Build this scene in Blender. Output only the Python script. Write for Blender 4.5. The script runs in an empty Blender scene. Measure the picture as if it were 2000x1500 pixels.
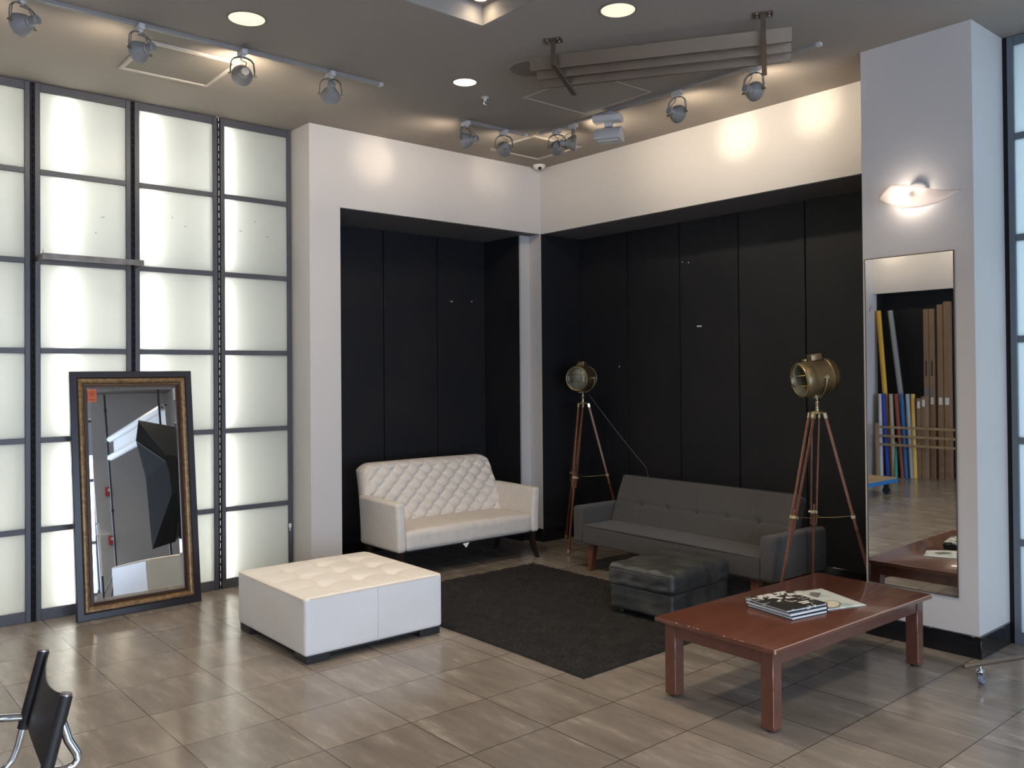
import bpy, bmesh, math, random
from mathutils import Vector, Matrix, Quaternion
random.seed(7)
scene = bpy.context.scene
col = scene.collection
PI = math.pi
H = 3.786; HH = 3.121           # ceiling height, underside of the headers

# ------------------------------------------------------------------ camera
CAM = Vector((-5.92929, -6.45198, 1.7)); YAW, PITCH, ROLL, FPX, SY = 0.861893, 0.0103458, -0.0081042, 1683.995, -36.444
F = Vector((math.cos(YAW)*math.cos(PITCH), math.sin(YAW)*math.cos(PITCH), math.sin(PITCH)))
R_ = Vector((math.sin(YAW), -math.cos(YAW), 0)); U_ = R_.cross(F)
R2 = math.cos(ROLL)*R_ + math.sin(ROLL)*U_; U2 = -math.sin(ROLL)*R_ + math.cos(ROLL)*U_
cd = bpy.data.cameras.new('camera'); cam = bpy.data.objects.new('camera', cd); col.objects.link(cam)
m3 = Matrix((R2, U2, -F)).transposed()
cam.matrix_world = Matrix.Translation(CAM) @ m3.to_4x4()
cd.sensor_fit = 'HORIZONTAL'; cd.sensor_width = 36; cd.lens = FPX/2000*36
cd.shift_y = SY/2000; cd.clip_start = .05; cd.clip_end = 100
scene.camera = cam

# ------------------------------------------------------------------ world, daylight, exposure
w = bpy.data.worlds.new('world'); scene.world = w; w.use_nodes = True
w.node_tree.nodes['Background'].inputs[0].default_value = (.70, .80, 1, 1)
w.node_tree.nodes['Background'].inputs[1].default_value = .25
scene.view_settings.view_transform = 'Standard'; scene.view_settings.look = 'None'
scene.view_settings.exposure = 0.0; scene.view_settings.gamma = 1; scene.view_settings.use_curve_mapping = False

def area(name, loc, direction, sx, sy, power, color, spread=180):
    l = bpy.data.lights.new(name, 'AREA'); l.shape = 'RECTANGLE'; l.size = sx; l.size_y = sy
    l.energy = power; l.color = color; l.spread = math.radians(spread)
    o = bpy.data.objects.new(name, l); o.location = loc
    o.rotation_euler = Vector(direction).to_track_quat('-Z', 'Y').to_euler(); col.objects.link(o); return o
area('daylight_back_window', (-5.2, -10.45, 1.45), (0, 1, 0), 7.2, 2.5, 520, (.59, .745, 1))
area('daylight_side_window', (.55, -6.05, 1.9), (-1, 0, 0), 3.2, 3.7, 75, (.74, .86, 1))

DAYC = (.7, .82, 1); WARM = (1, .80, .56)

# ------------------------------------------------------------------ materials
MATS = {}
def mat(name, color=(.8,.8,.8), rough=.5, metal=0, coat=0, spec=.5, noise=None, bump=None, trans=None, emit=None, sheen=0):
    if name in MATS: return MATS[name]
    m = bpy.data.materials.new(name); m.use_nodes = True; MATS[name] = m
    nt = m.node_tree; b = nt.nodes['Principled BSDF']; L = nt.links
    b.inputs['Base Color'].default_value = (*color, 1); b.inputs['Roughness'].default_value = rough
    b.inputs['Metallic'].default_value = metal; b.inputs['Coat Weight'].default_value = coat
    b.inputs['Specular IOR Level'].default_value = spec; b.inputs['Sheen Weight'].default_value = sheen
    if emit:
        b.inputs['Emission Color'].default_value = (*emit[0], 1); b.inputs['Emission Strength'].default_value = emit[1]
    tc = nt.nodes.new('ShaderNodeTexCoord')
    def mapped(scale):
        mp = nt.nodes.new('ShaderNodeMapping'); L.new(tc.outputs['Object'], mp.inputs[0])
        mp.inputs['Scale'].default_value = scale if hasattr(scale, '__len__') else (scale,)*3
        return mp.outputs[0]
    if noise:                       # (scale, other colour, low, high)
        n = nt.nodes.new('ShaderNodeTexNoise'); L.new(mapped(noise[0]), n.inputs['Vector']); n.inputs['Scale'].default_value = 1
        n.inputs['Detail'].default_value = 6
        r = nt.nodes.new('ShaderNodeMapRange'); L.new(n.outputs[0], r.inputs[0])
        r.inputs[1].default_value = noise[2]; r.inputs[2].default_value = noise[3]
        x = nt.nodes.new('ShaderNodeMix'); x.data_type = 'RGBA'; L.new(r.outputs[0], x.inputs[0])
        x.inputs[6].default_value = (*color, 1); x.inputs[7].default_value = (*noise[1], 1)
        L.new(x.outputs[2], b.inputs['Base Color'])
    if bump:                        # (scale, distance)
        n = nt.nodes.new('ShaderNodeTexNoise'); L.new(mapped(bump[0]), n.inputs['Vector']); n.inputs['Scale'].default_value = 1
        n.inputs['Detail'].default_value = 4
        bp = nt.nodes.new('ShaderNodeBump'); bp.inputs['Strength'].default_value = .6; bp.inputs['Distance'].default_value = bump[1]
        L.new(n.outputs[0], bp.inputs['Height']); L.new(bp.outputs[0], b.inputs['Normal'])
    return m

def frosted(name, color, refl=.03):
    m = bpy.data.materials.new(name); m.use_nodes = True; MATS[name] = m
    nt = m.node_tree; L = nt.links; nt.nodes.remove(nt.nodes['Principled BSDF']); out = nt.nodes['Material Output']
    t = nt.nodes.new('ShaderNodeBsdfTranslucent'); t.inputs[0].default_value = (*color, 1)
    d = nt.nodes.new('ShaderNodeBsdfDiffuse'); d.inputs[0].default_value = (*[c*.8 for c in color], 1)
    mx = nt.nodes.new('ShaderNodeMixShader'); mx.inputs[0].default_value = .14
    L.new(t.outputs[0], mx.inputs[1]); L.new(d.outputs[0], mx.inputs[2])
    g = nt.nodes.new('ShaderNodeBsdfGlossy'); g.inputs['Roughness'].default_value = .32
    m2 = nt.nodes.new('ShaderNodeMixShader'); m2.inputs[0].default_value = refl
    L.new(mx.outputs[0], m2.inputs[1]); L.new(g.outputs[0], m2.inputs[2]); L.new(m2.outputs[0], out.inputs[0])
    return m

def floor_mat():
    m = bpy.data.materials.new('floor_tile'); m.use_nodes = True; nt = m.node_tree; L = nt.links; b = nt.nodes['Principled BSDF']
    N = nt.nodes.new
    tc = N('ShaderNodeTexCoord'); mp = N('ShaderNodeMapping'); L.new(tc.outputs['Object'], mp.inputs[0])
    PX, PY = .4663, .4775
    mp.inputs['Location'].default_value = (1.229/PX, 4.34/PY, 0); mp.inputs['Scale'].default_value = (1/PX, 1/PY, 1)
    br = N('ShaderNodeTexBrick'); L.new(mp.outputs[0], br.inputs['Vector']); br.offset = 0; br.squash = 1
    br.inputs['Scale'].default_value = 1; br.inputs['Brick Width'].default_value = 1; br.inputs['Row Height'].default_value = 1
    br.inputs['Mortar Size'].default_value = .0055; br.inputs['Mortar Smooth'].default_value = .1
    br.inputs['Color1'].default_value = (0,0,0,1); br.inputs['Color2'].default_value = (1,1,1,1); br.inputs['Mortar'].default_value = (.5,.5,.5,1); br.inputs['Bias'].default_value = 0
    # streaks that run with y and change from tile to tile
    ad = N('ShaderNodeVectorMath'); ad.operation = 'MULTIPLY_ADD'; L.new(br.outputs['Color'], ad.inputs[0]); ad.inputs[1].default_value = (9, 17, 5)
    sc = N('ShaderNodeMapping'); L.new(tc.outputs['Object'], sc.inputs[0]); sc.inputs['Scale'].default_value = (9.5, 2.3, 1); sc.inputs['Rotation'].default_value = (0,0,.10)
    L.new(sc.outputs[0], ad.inputs[2])
    n1 = N('ShaderNodeTexNoise'); L.new(ad.outputs[0], n1.inputs['Vector']); n1.inputs['Scale'].default_value = 1; n1.inputs['Detail'].default_value = 8; n1.inputs['Roughness'].default_value = .62
    cr = N('ShaderNodeValToRGB'); L.new(n1.outputs[0], cr.inputs[0])
    e = cr.color_ramp.elements; e[0].position = .25; e[0].color = (.185,.158,.134,1); e[1].position = .80; e[1].color = (.52,.465,.40,1)
    k = e.new(.52); k.color = (.250,.216,.184,1)
    k = e.new(.66); k.color = (.315,.275,.236,1)
    # per tile tone
    mr = N('ShaderNodeMapRange'); L.new(br.outputs['Color'], mr.inputs[0]); mr.inputs[3].default_value = .90; mr.inputs[4].default_value = 1.08
    mu = N('ShaderNodeVectorMath'); mu.operation = 'SCALE'; L.new(cr.outputs[0], mu.inputs[0]); L.new(mr.outputs[0], mu.inputs['Scale'])
    s2 = N('ShaderNodeMapping'); L.new(tc.outputs['Object'], s2.inputs[0]); s2.inputs['Scale'].default_value = (40, 3.6, 1); s2.inputs['Rotation'].default_value = (0,0,.12)
    a2 = N('ShaderNodeVectorMath'); L.new(ad.outputs[0], a2.inputs[0]); L.new(s2.outputs[0], a2.inputs[1])
    n2 = N('ShaderNodeTexNoise'); L.new(a2.outputs[0], n2.inputs['Vector']); n2.inputs['Scale'].default_value = 1; n2.inputs['Detail'].default_value = 5
    m4 = N('ShaderNodeMath'); m4.operation = 'MULTIPLY'; L.new(n2.outputs[0], m4.inputs[0]); L.new(n1.outputs[0], m4.inputs[1])
    r2 = N('ShaderNodeMapRange'); L.new(m4.outputs[0], r2.inputs[0]); r2.inputs[1].default_value = .345; r2.inputs[2].default_value = .43; r2.inputs[4].default_value = .42
    vx = N('ShaderNodeMix'); vx.data_type = 'RGBA'; L.new(r2.outputs[0], vx.inputs[0]); L.new(mu.outputs[0], vx.inputs[6]); vx.inputs[7].default_value = (.46,.415,.36,1)
    gm = N('ShaderNodeMix'); gm.data_type = 'RGBA'; L.new(br.outputs['Fac'], gm.inputs[0]); L.new(vx.outputs[2], gm.inputs[6]); gm.inputs[7].default_value = (.055,.046,.040,1)
    L.new(gm.outputs[2], b.inputs['Base Color'])
    rr = N('ShaderNodeMapRange'); L.new(n1.outputs[0], rr.inputs[0]); rr.inputs[3].default_value = .15; rr.inputs[4].default_value = .25
    L.new(rr.outputs[0], b.inputs['Roughness']); b.inputs['Specular IOR Level'].default_value = .5
    bp = N('ShaderNodeBump'); bp.inputs['Distance'].default_value = .002; bp.inputs['Strength'].default_value = .5; bp.invert = True
    L.new(br.outputs['Fac'], bp.inputs['Height']); L.new(bp.outputs[0], b.inputs['Normal'])
    return m

def book_cover_mat():
    m = bpy.data.materials.new('printed_cover'); m.use_nodes = True; nt = m.node_tree; L = nt.links; b = nt.nodes['Principled BSDF']; N = nt.nodes.new
    tc = N('ShaderNodeTexCoord'); n = N('ShaderNodeTexNoise'); L.new(tc.outputs['Object'], n.inputs['Vector'])
    n.inputs['Scale'].default_value = 13; n.inputs['Detail'].default_value = 9; n.inputs['Distortion'].default_value = 1.6
    sp = N('ShaderNodeSeparateXYZ'); L.new(tc.outputs['Object'], sp.inputs[0])
    mr = N('ShaderNodeMapRange'); L.new(sp.outputs[1], mr.inputs[0]); mr.inputs[1].default_value = .05; mr.inputs[2].default_value = .32; mr.inputs[3].default_value = -.08; mr.inputs[4].default_value = .10
    ad = N('ShaderNodeMath'); L.new(n.outputs[0], ad.inputs[0]); L.new(mr.outputs[0], ad.inputs[1])
    cr = N('ShaderNodeValToRGB'); L.new(ad.outputs[0], cr.inputs[0]); e = cr.color_ramp.elements
    e[0].position = .52; e[0].color = (.035,.033,.03,1); e[1].position = .58; e[1].color = (.75,.74,.70,1)
    L.new(cr.outputs[0], b.inputs['Base Color']); b.inputs['Roughness'].default_value = .3
    return m

M = {
 'wall': mat('wall_paint', (.590,.562,.545), .75, bump=(60,.0006)),
 'ceiling': mat('ceiling_paint', (.305,.265,.232), .85, noise=(1.3,(.290,.252,.222),.3,.7)),
 'coffer': mat('coffer_paint', (.30,.265,.23), .85),
 'black': mat('black_wall_paint', (.0115,.0120,.0155), .62, spec=.35, noise=(2.2,(.017,.0155,.017),.35,.7), bump=(25,.0008)),
 'seam': mat('seam_shadow_gap', (.003,.003,.004), .8),
 'softblack': mat('black_soffit', (.15,.14,.145), .75), 'tan': mat('tan_enamel', (.46,.41,.355), .5), 'ringtan': mat('tan_trim_ring', (.22,.19,.16), .6),
 'base': mat('black_gloss_tile', (.006,.006,.008), .10, noise=(6,(.012,.012,.014),.4,.7)),
 'frame': mat('dark_grey_metal', (.068,.070,.086), .40, noise=(3,(.085,.082,.090),.35,.65)),
 'frame2': mat('bluish_grey_metal', (.13,.15,.175), .42),
 'worn': mat('worn_steel', (.30,.26,.225), .35, .6, noise=(9,(.14,.12,.11),.3,.7)),
 'white_metal': mat('white_enamel', (.56,.54,.53), .38),
 'grey_metal': mat('light_grey_enamel', (.26,.242,.23), .38, noise=(6,(.30,.28,.265),.3,.7)),
 'chrome': mat('chrome', (.80,.81,.84), .07, 1),
 'brushed': mat('brushed_steel', (.25,.195,.145), .36, .8, noise=(1.6,(.18,.14,.105),.3,.7)),
 'brass': mat('antique_brass', (.42,.33,.185), .36, .85, noise=(9,(.30,.235,.13),.3,.75)),
 'brasslight': mat('polished_brass', (.60,.50,.30), .28, .85),
 'oldsilver': mat('smoked_reflector', (.33,.33,.29), .35, .5),
 'teak': mat('red_brown_wood', (.115,.040,.022), .38, noise=((8,8,60),(.17,.066,.036),.35,.7)),
 'teaklight': mat('light_teak', (.27,.125,.072), .40, noise=((8,8,60),(.21,.09,.05),.35,.7)),
 'cherry': mat('cherry_wood', (.112,.040,.025), .22, coat=.3, noise=((2,14,14),(.150,.055,.033),.3,.75)),
 'wear': mat('bare_wood_edge', (.55,.33,.24), .6),
 'cream': mat('cream_linen', (.79,.73,.655), .85, sheen=.2, noise=((14,60,14),(.71,.645,.575),.35,.7), bump=(420,.0007)),
 'whiteleather': mat('white_leather', (.83,.80,.76), .42, noise=(3.0,(.79,.755,.715),.35,.7), bump=(30,.0010)),
 'pipe': mat('cream_leather_piping', (.70,.60,.47), .5),
 'darkfoot': mat('black_foot', (.02,.019,.02), .5),
 'greyfab': mat('charcoal_grey_tweed', (.055,.049,.044), .92, sheen=.15, noise=(260,(.082,.077,.073),.4,.65), bump=(420,.0008)),
 'bluefab': mat('charcoal_grey_tweed_piping', (.035,.036,.040), .9),
 'blackleather': mat('black_leather', (.040,.043,.044), .40, noise=(6,(.085,.082,.072),.42,.7), bump=(14,.004)),
 'slingleather': mat('black_sling_leather', (.016,.014,.014), .48, noise=(40,(.028,.024,.020),.5,.8), bump=(90,.0008)),
 'rug': mat('black_shag', (.0085,.0078,.0078), 1, noise=(9,(.016,.0145,.014),.40,.65)),
 'mirror': mat('mirror_silver', (.86,.88,.885), .012, 1),
 'mirrorgilt': mat('antique_gilt', (.30,.185,.085), .42, .55, noise=(40,(.16,.095,.045),.35,.65), bump=(90,.001)),
 'mirrorblack': mat('black_lacquer_wood', (.020,.019,.026), .35),
 'mirrorbrown': mat('dark_brown_wood', (.060,.030,.022), .38),
 'orange': mat('orange_paper', (.56,.13,.05), .7), 'orangedark': mat('dark_orange_print', (.30,.055,.03), .7),
 'paper': mat('white_paper', (.80,.79,.76), .7), 'cover': mat('black_cover', (.03,.03,.034), .35),
 'pages': mat('cream_book_pages', (.86,.84,.80), .8, noise=((3,3,500),(.76,.74,.70),.4,.6)),
 'magpaper': mat('magazine_print', (.66,.70,.66), .35, noise=(9,(.45,.56,.50),.52,.62)),
 'magink': mat('brown_print', (.35,.24,.15), .4), 'magcream': mat('cream_print', (.72,.66,.50), .4), 'magdark': mat('grey_print', (.20,.18,.19), .4),
 'red': mat('red_plastic', (.50,.03,.025), .4), 'bluepaint': mat('blue_steel', (.02,.16,.42), .4),
 'plywood': mat('plywood', (.42,.30,.17), .6, noise=((2,14,2),(.30,.20,.11),.35,.7)),
 'cardboard': mat('cardboard', (.30,.185,.105), .85, noise=(3,(.26,.16,.09),.35,.7)),
 'rubber': mat('grey_rubber', (.22,.25,.31), .5), 'blackmetal': mat('black_metal', (.02,.02,.022), .4),
 'softboxcloth': mat('black_softbox_cloth', (.009,.010,.011), .7), 'cord': mat('black_cable', (.03,.03,.032), .5),
 'greycord': mat('grey_cable', (.16,.14,.13), .5),
 'ceramic': mat('white_plastic', (.75,.72,.68), .4), 'dome': mat('smoked_dome', (.01,.01,.012), .06),
 'bulbon': mat('lit_lamp', (1,.95,.85), .3, emit=((1,.86,.66), 22)),
 'tube': mat('lit_fluorescent_tube', (1,1,1), .4, emit=((1,.975,.91), 66)),
 'lens': mat('lit_downlight_lens', (.9,.85,.75), .4, emit=((1,.80,.52), 1.05)),
 'lens2': mat('lit_cool_downlight_lens', (.9,.85,.82), .4, emit=((1,.88,.78), 1.5)),
 'bulboff': mat('unlit_reflector_bulb', (.55,.53,.52), .12, .7),
 'filament': mat('warm_filament', (.9,.8,.6), .2, emit=((1,.8,.5), 1.5)),
 'boxwhite': mat('lightbox_white', (.13,.132,.128), .8),
}
FROST = frosted('frosted_glass', (.84,.857,.835)); FROSTD = frosted('frosted_glass_daylight', (.80,.88,.90))
SCONCE = frosted('frosted_lamp_glass', (.90,.86,.84), .03)
M['perf'] = mat('perforated_grille', (.14,.12,.10), .7)
def perforate(m, scale, dark):
    nt = m.node_tree; L = nt.links; b = nt.nodes['Principled BSDF']; tc = nt.nodes['Texture Coordinate'] if 'Texture Coordinate' in nt.nodes else nt.nodes.new('ShaderNodeTexCoord')
    v = nt.nodes.new('ShaderNodeTexVoronoi'); v.inputs['Scale'].default_value = scale; v.inputs['Randomness'].default_value = 0
    L.new(tc.outputs['Object'], v.inputs['Vector']); c = nt.nodes.new('ShaderNodeValToRGB'); L.new(v.outputs['Distance'], c.inputs[0])
    c.color_ramp.elements[0].position = .28; c.color_ramp.elements[0].color = (*dark, 1); c.color_ramp.elements[1].position = .36
    c.color_ramp.elements[1].color = (.20,.175,.15,1); L.new(c.outputs[0], b.inputs['Base Color'])
perforate(M['perf'], 62, (.06,.05,.042))

# ------------------------------------------------------------------ mesh builder
class MB:
    def __init__(s): s.v = []; s.f = []
    def add(s, vs, fs):
        k = len(s.v); s.v += [tuple(p) for p in vs]; s.f += [tuple(i+k for i in f) for f in fs]; return s
    def box(s, a, b):
        x0,y0,z0 = a; x1,y1,z1 = b
        return s.add([(x0,y0,z0),(x1,y0,z0),(x1,y1,z0),(x0,y1,z0),(x0,y0,z1),(x1,y0,z1),(x1,y1,z1),(x0,y1,z1)],
                     [(0,3,2,1),(4,5,6,7),(0,1,5,4),(1,2,6,5),(2,3,7,6),(3,0,4,7)])
    def obox(s, c, ax, ay, az):      # centre and three half axes
        c, ax, ay, az = map(Vector, (c, ax, ay, az)); P = []
        for k in (-1,1):
            for i, j in ((-1,-1),(1,-1),(1,1),(-1,1)): P.append(c+ax*i+ay*j+az*k)
        return s.add(P, [(0,3,2,1),(4,5,6,7),(0,1,5,4),(1,2,6,5),(2,3,7,6),(3,0,4,7)])
    def bar(s, p, q, w, h, up=(0,0,1)):
        p, q = Vector(p), Vector(q); d = (q-p); l = d.length; d.normalize(); up = Vector(up)
        sd = d.cross(up)
        if sd.length < 1e-4: sd = d.cross(Vector((1,0,0)))
        sd.normalize(); u = sd.cross(d)
        return s.obox((p+q)/2, d*l/2, sd*w/2, u*h/2)
    def tube(s, pts, r, n=10, closed=False, caps=True):
        pts = [Vector(p) for p in pts]; N = len(pts); rr = r if hasattr(r, '__len__') else [r]*N
        k = len(s.v); prev = None
        for i, p in enumerate(pts):
            a = pts[(i-1) % N] if (closed or i > 0) else p; b = pts[(i+1) % N] if (closed or i < N-1) else p
            t = (b-a).normalized()
            if prev is None:
                u = t.cross(Vector((0,0,1)))
                if u.length < 1e-3: u = t.cross(Vector((1,0,0)))
            else: u = prev - t*prev.dot(t)
            u.normalize(); prev = u; v = t.cross(u)
            for j in range(n):
                an = 2*PI*j/n; s.v.append(tuple(p + (u*math.cos(an)+v*math.sin(an))*rr[i]))
        for i in range(N if closed else N-1):
            a, b = k+i*n, k+((i+1) % N)*n
            for j in range(n): s.f.append((a+j, a+(j+1)%n, b+(j+1)%n, b+j))
        if caps and not closed:
            s.f.append(tuple(k+j for j in reversed(range(n)))); s.f.append(tuple(k+(N-1)*n+j for j in range(n)))
        return s
    def lathe(s, prof, o=(0,0,0), ax=(0,0,1), n=28, cap=True):   # prof: (radius, height along axis)
        o = Vector(o); ax = Vector(ax).normalized(); u = ax.orthogonal().normalized(); v = ax.cross(u); k = len(s.v)
        for r, h in prof:
            for j in range(n):
                a = 2*PI*j/n; s.v.append(tuple(o + ax*h + (u*math.cos(a)+v*math.sin(a))*r))
        for i in range(len(prof)-1):
            for j in range(n): s.f.append((k+i*n+j, k+i*n+(j+1)%n, k+(i+1)*n+(j+1)%n, k+(i+1)*n+j))
        if cap:
            s.f.append(tuple(k+j for j in reversed(range(n)))); s.f.append(tuple(k+(len(prof)-1)*n+j for j in range(n)))
        return s
    def sphere(s, c, r, n=12):
        prof = [(max(1e-4, r*math.sin(PI*i/n)), -r*math.cos(PI*i/n)) for i in range(n+1)]
        return s.lathe(prof, c, (0,0,1), 2*n)
    def prism(s, poly, z0, z1):      # polygon in xy
        n = len(poly); return s.add([(x,y,z0) for x,y in poly]+[(x,y,z1) for x,y in poly],
            [tuple(reversed(range(n))), tuple(range(n,2*n))]+[(i,(i+1)%n,n+(i+1)%n,n+i) for i in range(n)])
    def torus(s, c, ax, R, r, n=32, m=8):
        c = Vector(c); ax = Vector(ax).normalized(); u = ax.orthogonal().normalized(); v = ax.cross(u)
        return s.tube([c+(u*math.cos(2*PI*i/n)+v*math.sin(2*PI*i/n))*R for i in range(n)], r, m, closed=True)
    def xf(s, mtx): s.v = [tuple(mtx @ Vector(p)) for p in s.v]; return s
    def build(s, name, m, parent=None, bevel=0, seg=2, smooth=True, angle=38, loc=None):
        me = bpy.data.meshes.new(name); me.from_pydata(s.v, [], s.f); me.validate()
        bm = bmesh.new(); bm.from_mesh(me)
        bmesh.ops.recalc_face_normals(bm, faces=bm.faces)
        if bevel: bmesh.ops.bevel(bm, geom=[e for e in bm.edges if e.is_manifold and e.calc_face_angle(0) > .6], offset=bevel, segments=seg, affect='EDGES', profile=.5)
        bm.to_mesh(me); bm.free()
        if smooth:
            me.shade_smooth(); me.set_sharp_from_angle(angle=math.radians(angle))
        me.materials.append(M[m] if isinstance(m, str) else m)
        o = bpy.data.objects.new(name, me); col.objects.link(o)
        if parent is not None: o.parent = parent
        if loc is not None: o.location = loc
        return o

def lin(a, b, n): return [a+(b-a)*i/n for i in range(n+1)]
def rounded(W, D, Z0, Z1, r, n=(16,16,8), disp=None):
    """closed soft box, x 0..W, y 0..D, z Z0..Z1, with corner radius r"""
    mb = MB()
    def axis(a, b, k):
        c = [a + r*t for t in (0,.12,.3,.5,.75)] + lin(a+r, b-r, k) + [b - r*t for t in (.75,.5,.3,.12,0)]
        return c
    X, Y, Z = axis(0,W,n[0]), axis(0,D,n[1]), axis(Z0,Z1,n[2]); idx = {}
    def vert(p):
        key = (round(p[0],5), round(p[1],5), round(p[2],5))
        if key in idx: return idx[key]
        q = Vector((min(max(p[0],r),W-r), min(max(p[1],r),D-r), min(max(p[2],Z0+r),Z1-r))); d = Vector(p)-q
        o = q + d.normalized()*r if d.length > 1e-9 else Vector(p)
        if disp: o = Vector(disp(o, d.normalized()))
        idx[key] = len(mb.v); mb.v.append(tuple(o)); return idx[key]
    def face(A, B, f):
        for i in range(len(A)-1):
            for j in range(len(B)-1):
                mb.f.append((vert(f(A[i],B[j])), vert(f(A[i+1],B[j])), vert(f(A[i+1],B[j+1])), vert(f(A[i],B[j+1]))))
    face(X,Y,lambda a,b:(a,b,Z1)); face(X,Y,lambda a,b:(a,b,Z0)); face(X,Z,lambda a,b:(a,0,b)); face(X,Z,lambda a,b:(a,D,b))
    face(Y,Z,lambda a,b:(0,a,b)); face(Y,Z,lambda a,b:(W,a,b)); return mb

def tag(o, label=None, cat=None, group=None, kind=None):
    if label: o['label'] = label
    if cat: o['category'] = cat
    if group: o['group'] = group
    if kind: o['kind'] = kind
    return o
def thing(name, label, cat, loc=(0,0,0), rz=0, group=None):
    o = bpy.data.objects.new(name, None); col.objects.link(o); o.location = loc; o.rotation_euler = (0,0,rz)
    o.empty_display_size = .1
    return tag(o, label, cat, group)
def struct(name, mb, m, **k): return tag(mb.build(name, m, **k), kind='structure')
def copy_tree(o, parent=None):
    c = o.copy(); col.objects.link(c)
    if parent is not None: c.parent = parent
    for ch in o.children: copy_tree(ch, c)
    return c

# ------------------------------------------------------------------ room shell
XL, YB, XR = -9.0, -10.0, .569
struct('floor', MB().box((-9.7,-10.4,-.12),(1.0,1.1,0)), floor_mat(), smooth=False)
# ceiling around the raised coffer
CX0, CX1, CY0, CY1 = -5.6, -2.70, -5.7, -2.44
c = MB(); c.box((-9.7,-10.4,H),(CX0,1.1,H+.4)); c.box((CX1,-10.4,H),(1.0,1.1,H+.4))
c.box((CX0,-10.4,H),(CX1,CY0,H+.4)); c.box((CX0,CY1,H),(CX1,1.1,H+.4))
struct('ceiling', c, 'ceiling', smooth=False)
struct('trim_1', MB().box((CX0,CY0,H+.12),(CX1,CY1,H+.2)).box((CX0,CY1-.006,H+.002),(CX1,CY1-.0005,H+.12)).box((CX1-.006,CY0,H+.002),(CX1-.0005,CY1,H+.12)), 'coffer', smooth=False)

A, B_ = -2.578, -2.293            # pier between light wall and recess
YW = .316; YR = .761; XJ = -.119
mb = MB().box((A,0,0),(B_,1.0,H)).box((B_,0,HH),(0,.03,H)).box((-.03+.03,0,HH),(.2,1.0,H)).box((0,0.0,.13),(.03,.177,HH)).box((XJ,.177,.13),(.03,.20,HH))
struct('wall_left', mb, 'wall', smooth=False)
mb = MB().box((0,-3.70,HH),(.03,-.0005,H)).box((-.53,-4.3674,.13),(.0,-3.6806,H)).box((-.0,-4.3674,.13),(.4,-3.70,H))
struct('wall_right', mb, 'wall', smooth=False)
# black soffits and black recess linings
struct('trim_2', MB().box((B_,.031,HH),(-.001,YR+.15,HH+.05)).box((.031,-3.6795,HH),(XR+.15,-.001,HH+.05)), 'softblack', smooth=False)
bw = MB()
s0 = [B_+.0005, -2.037, -1.391, -.746, XJ-.0005]
for i in range(4): bw.box((s0[i]+.0055,YR,.0),(s0[i+1]-.0055,YR+.03,HH))
bw.box((XJ,.201,0),(-.02,YR+.02,HH)); bw.box((B_+.0005,.032,0),(B_+.006,YR,HH))
wl = struct('wall_recess_left', bw, 'black', bevel=.0015, seg=1)
struct('trim_3', MB().box((B_+.001,YR+.026,0),(XJ,YR+.05,HH)).box((XR+.026,-3.68,0),(XR+.05,0,HH)), 'seam', smooth=False)
bw = MB(); s1 = [-.004,-.659,-1.313,-1.966,-2.619,-3.272,-3.679]
for i in range(6): bw.box((XR,s1[i+1]+.0055,0),(XR+.03,s1[i]-.0055,HH))
bw.box((.004,-.004,0),(XR+.02,.0-.0006,HH)); bw.box((.001,-3.6795,0),(XR,-3.672,HH))
wr = struct('wall_recess_right', bw, 'black', bevel=.0015, seg=1)
def specks(par, pts, m, axis):
    for p in pts:
        x,y,z,wd,ht = p; b = MB()
        if axis == 'y': b.box((x-wd/2,y-.004,z-ht/2),(x+wd/2,y+.002,z+ht/2))
        else: b.box((x-.004,y-wd/2,z-ht/2),(x+.002,y+wd/2,z+ht/2))
        b.build('wall_screw' if m != 'paper' else 'tape_scrap', m, par, smooth=False)
specks(wl, [(-.565,YR,2.462,.022,.010),(-.301,YR,2.475,.018,.007)], 'paper', 'y')
specks(wl, [(x,YR,z,.022,.022) for x,z in [(-1.43,2.831),(-1.34,2.454),(-.79,3.0),(-.784,2.446),(-.712,2.845),(-.704,2.26),(-.16,2.257),(-1.347,3.0)]], 'seam', 'y')
specks(wr, [(XR,-1.538,2.13,.05,.014),(XR,-1.351,2.742,.010,.010),(XR,-1.423,2.73,.010,.010),(XR,-.544,1.769,.012,.012)], 'paper', 'x')
# black tile baseboards
struct('baseboard_left', MB().box((B_+.007,YR-.014,0),(XJ-.014,YR-.0005,.125)).box((XJ-.014,.177-.012,0),(XJ-.0005,YR-.0005,.1295)).box((XJ-.014,.165,0),(-.012,.1765,.1295)).box((-.012,-.012,0),(-.0005,.1765,.1295)).box((-.012,-.017,0),(XR-.014,-.0045,.1295)), 'base', bevel=.002, seg=1)
struct('baseboard_right', MB().box((XR-.014,-3.67,0),(XR-.0005,-.018,.125)).box((-.546,-4.3834,0),(.4,-3.675,.1293)), 'base', bevel=.003, seg=1)
struct('baseboard_pier', MB().box((A-.001,-.014,0),(B_+.006,-.0005,.125)), 'base', bevel=.002, seg=1)

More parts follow.
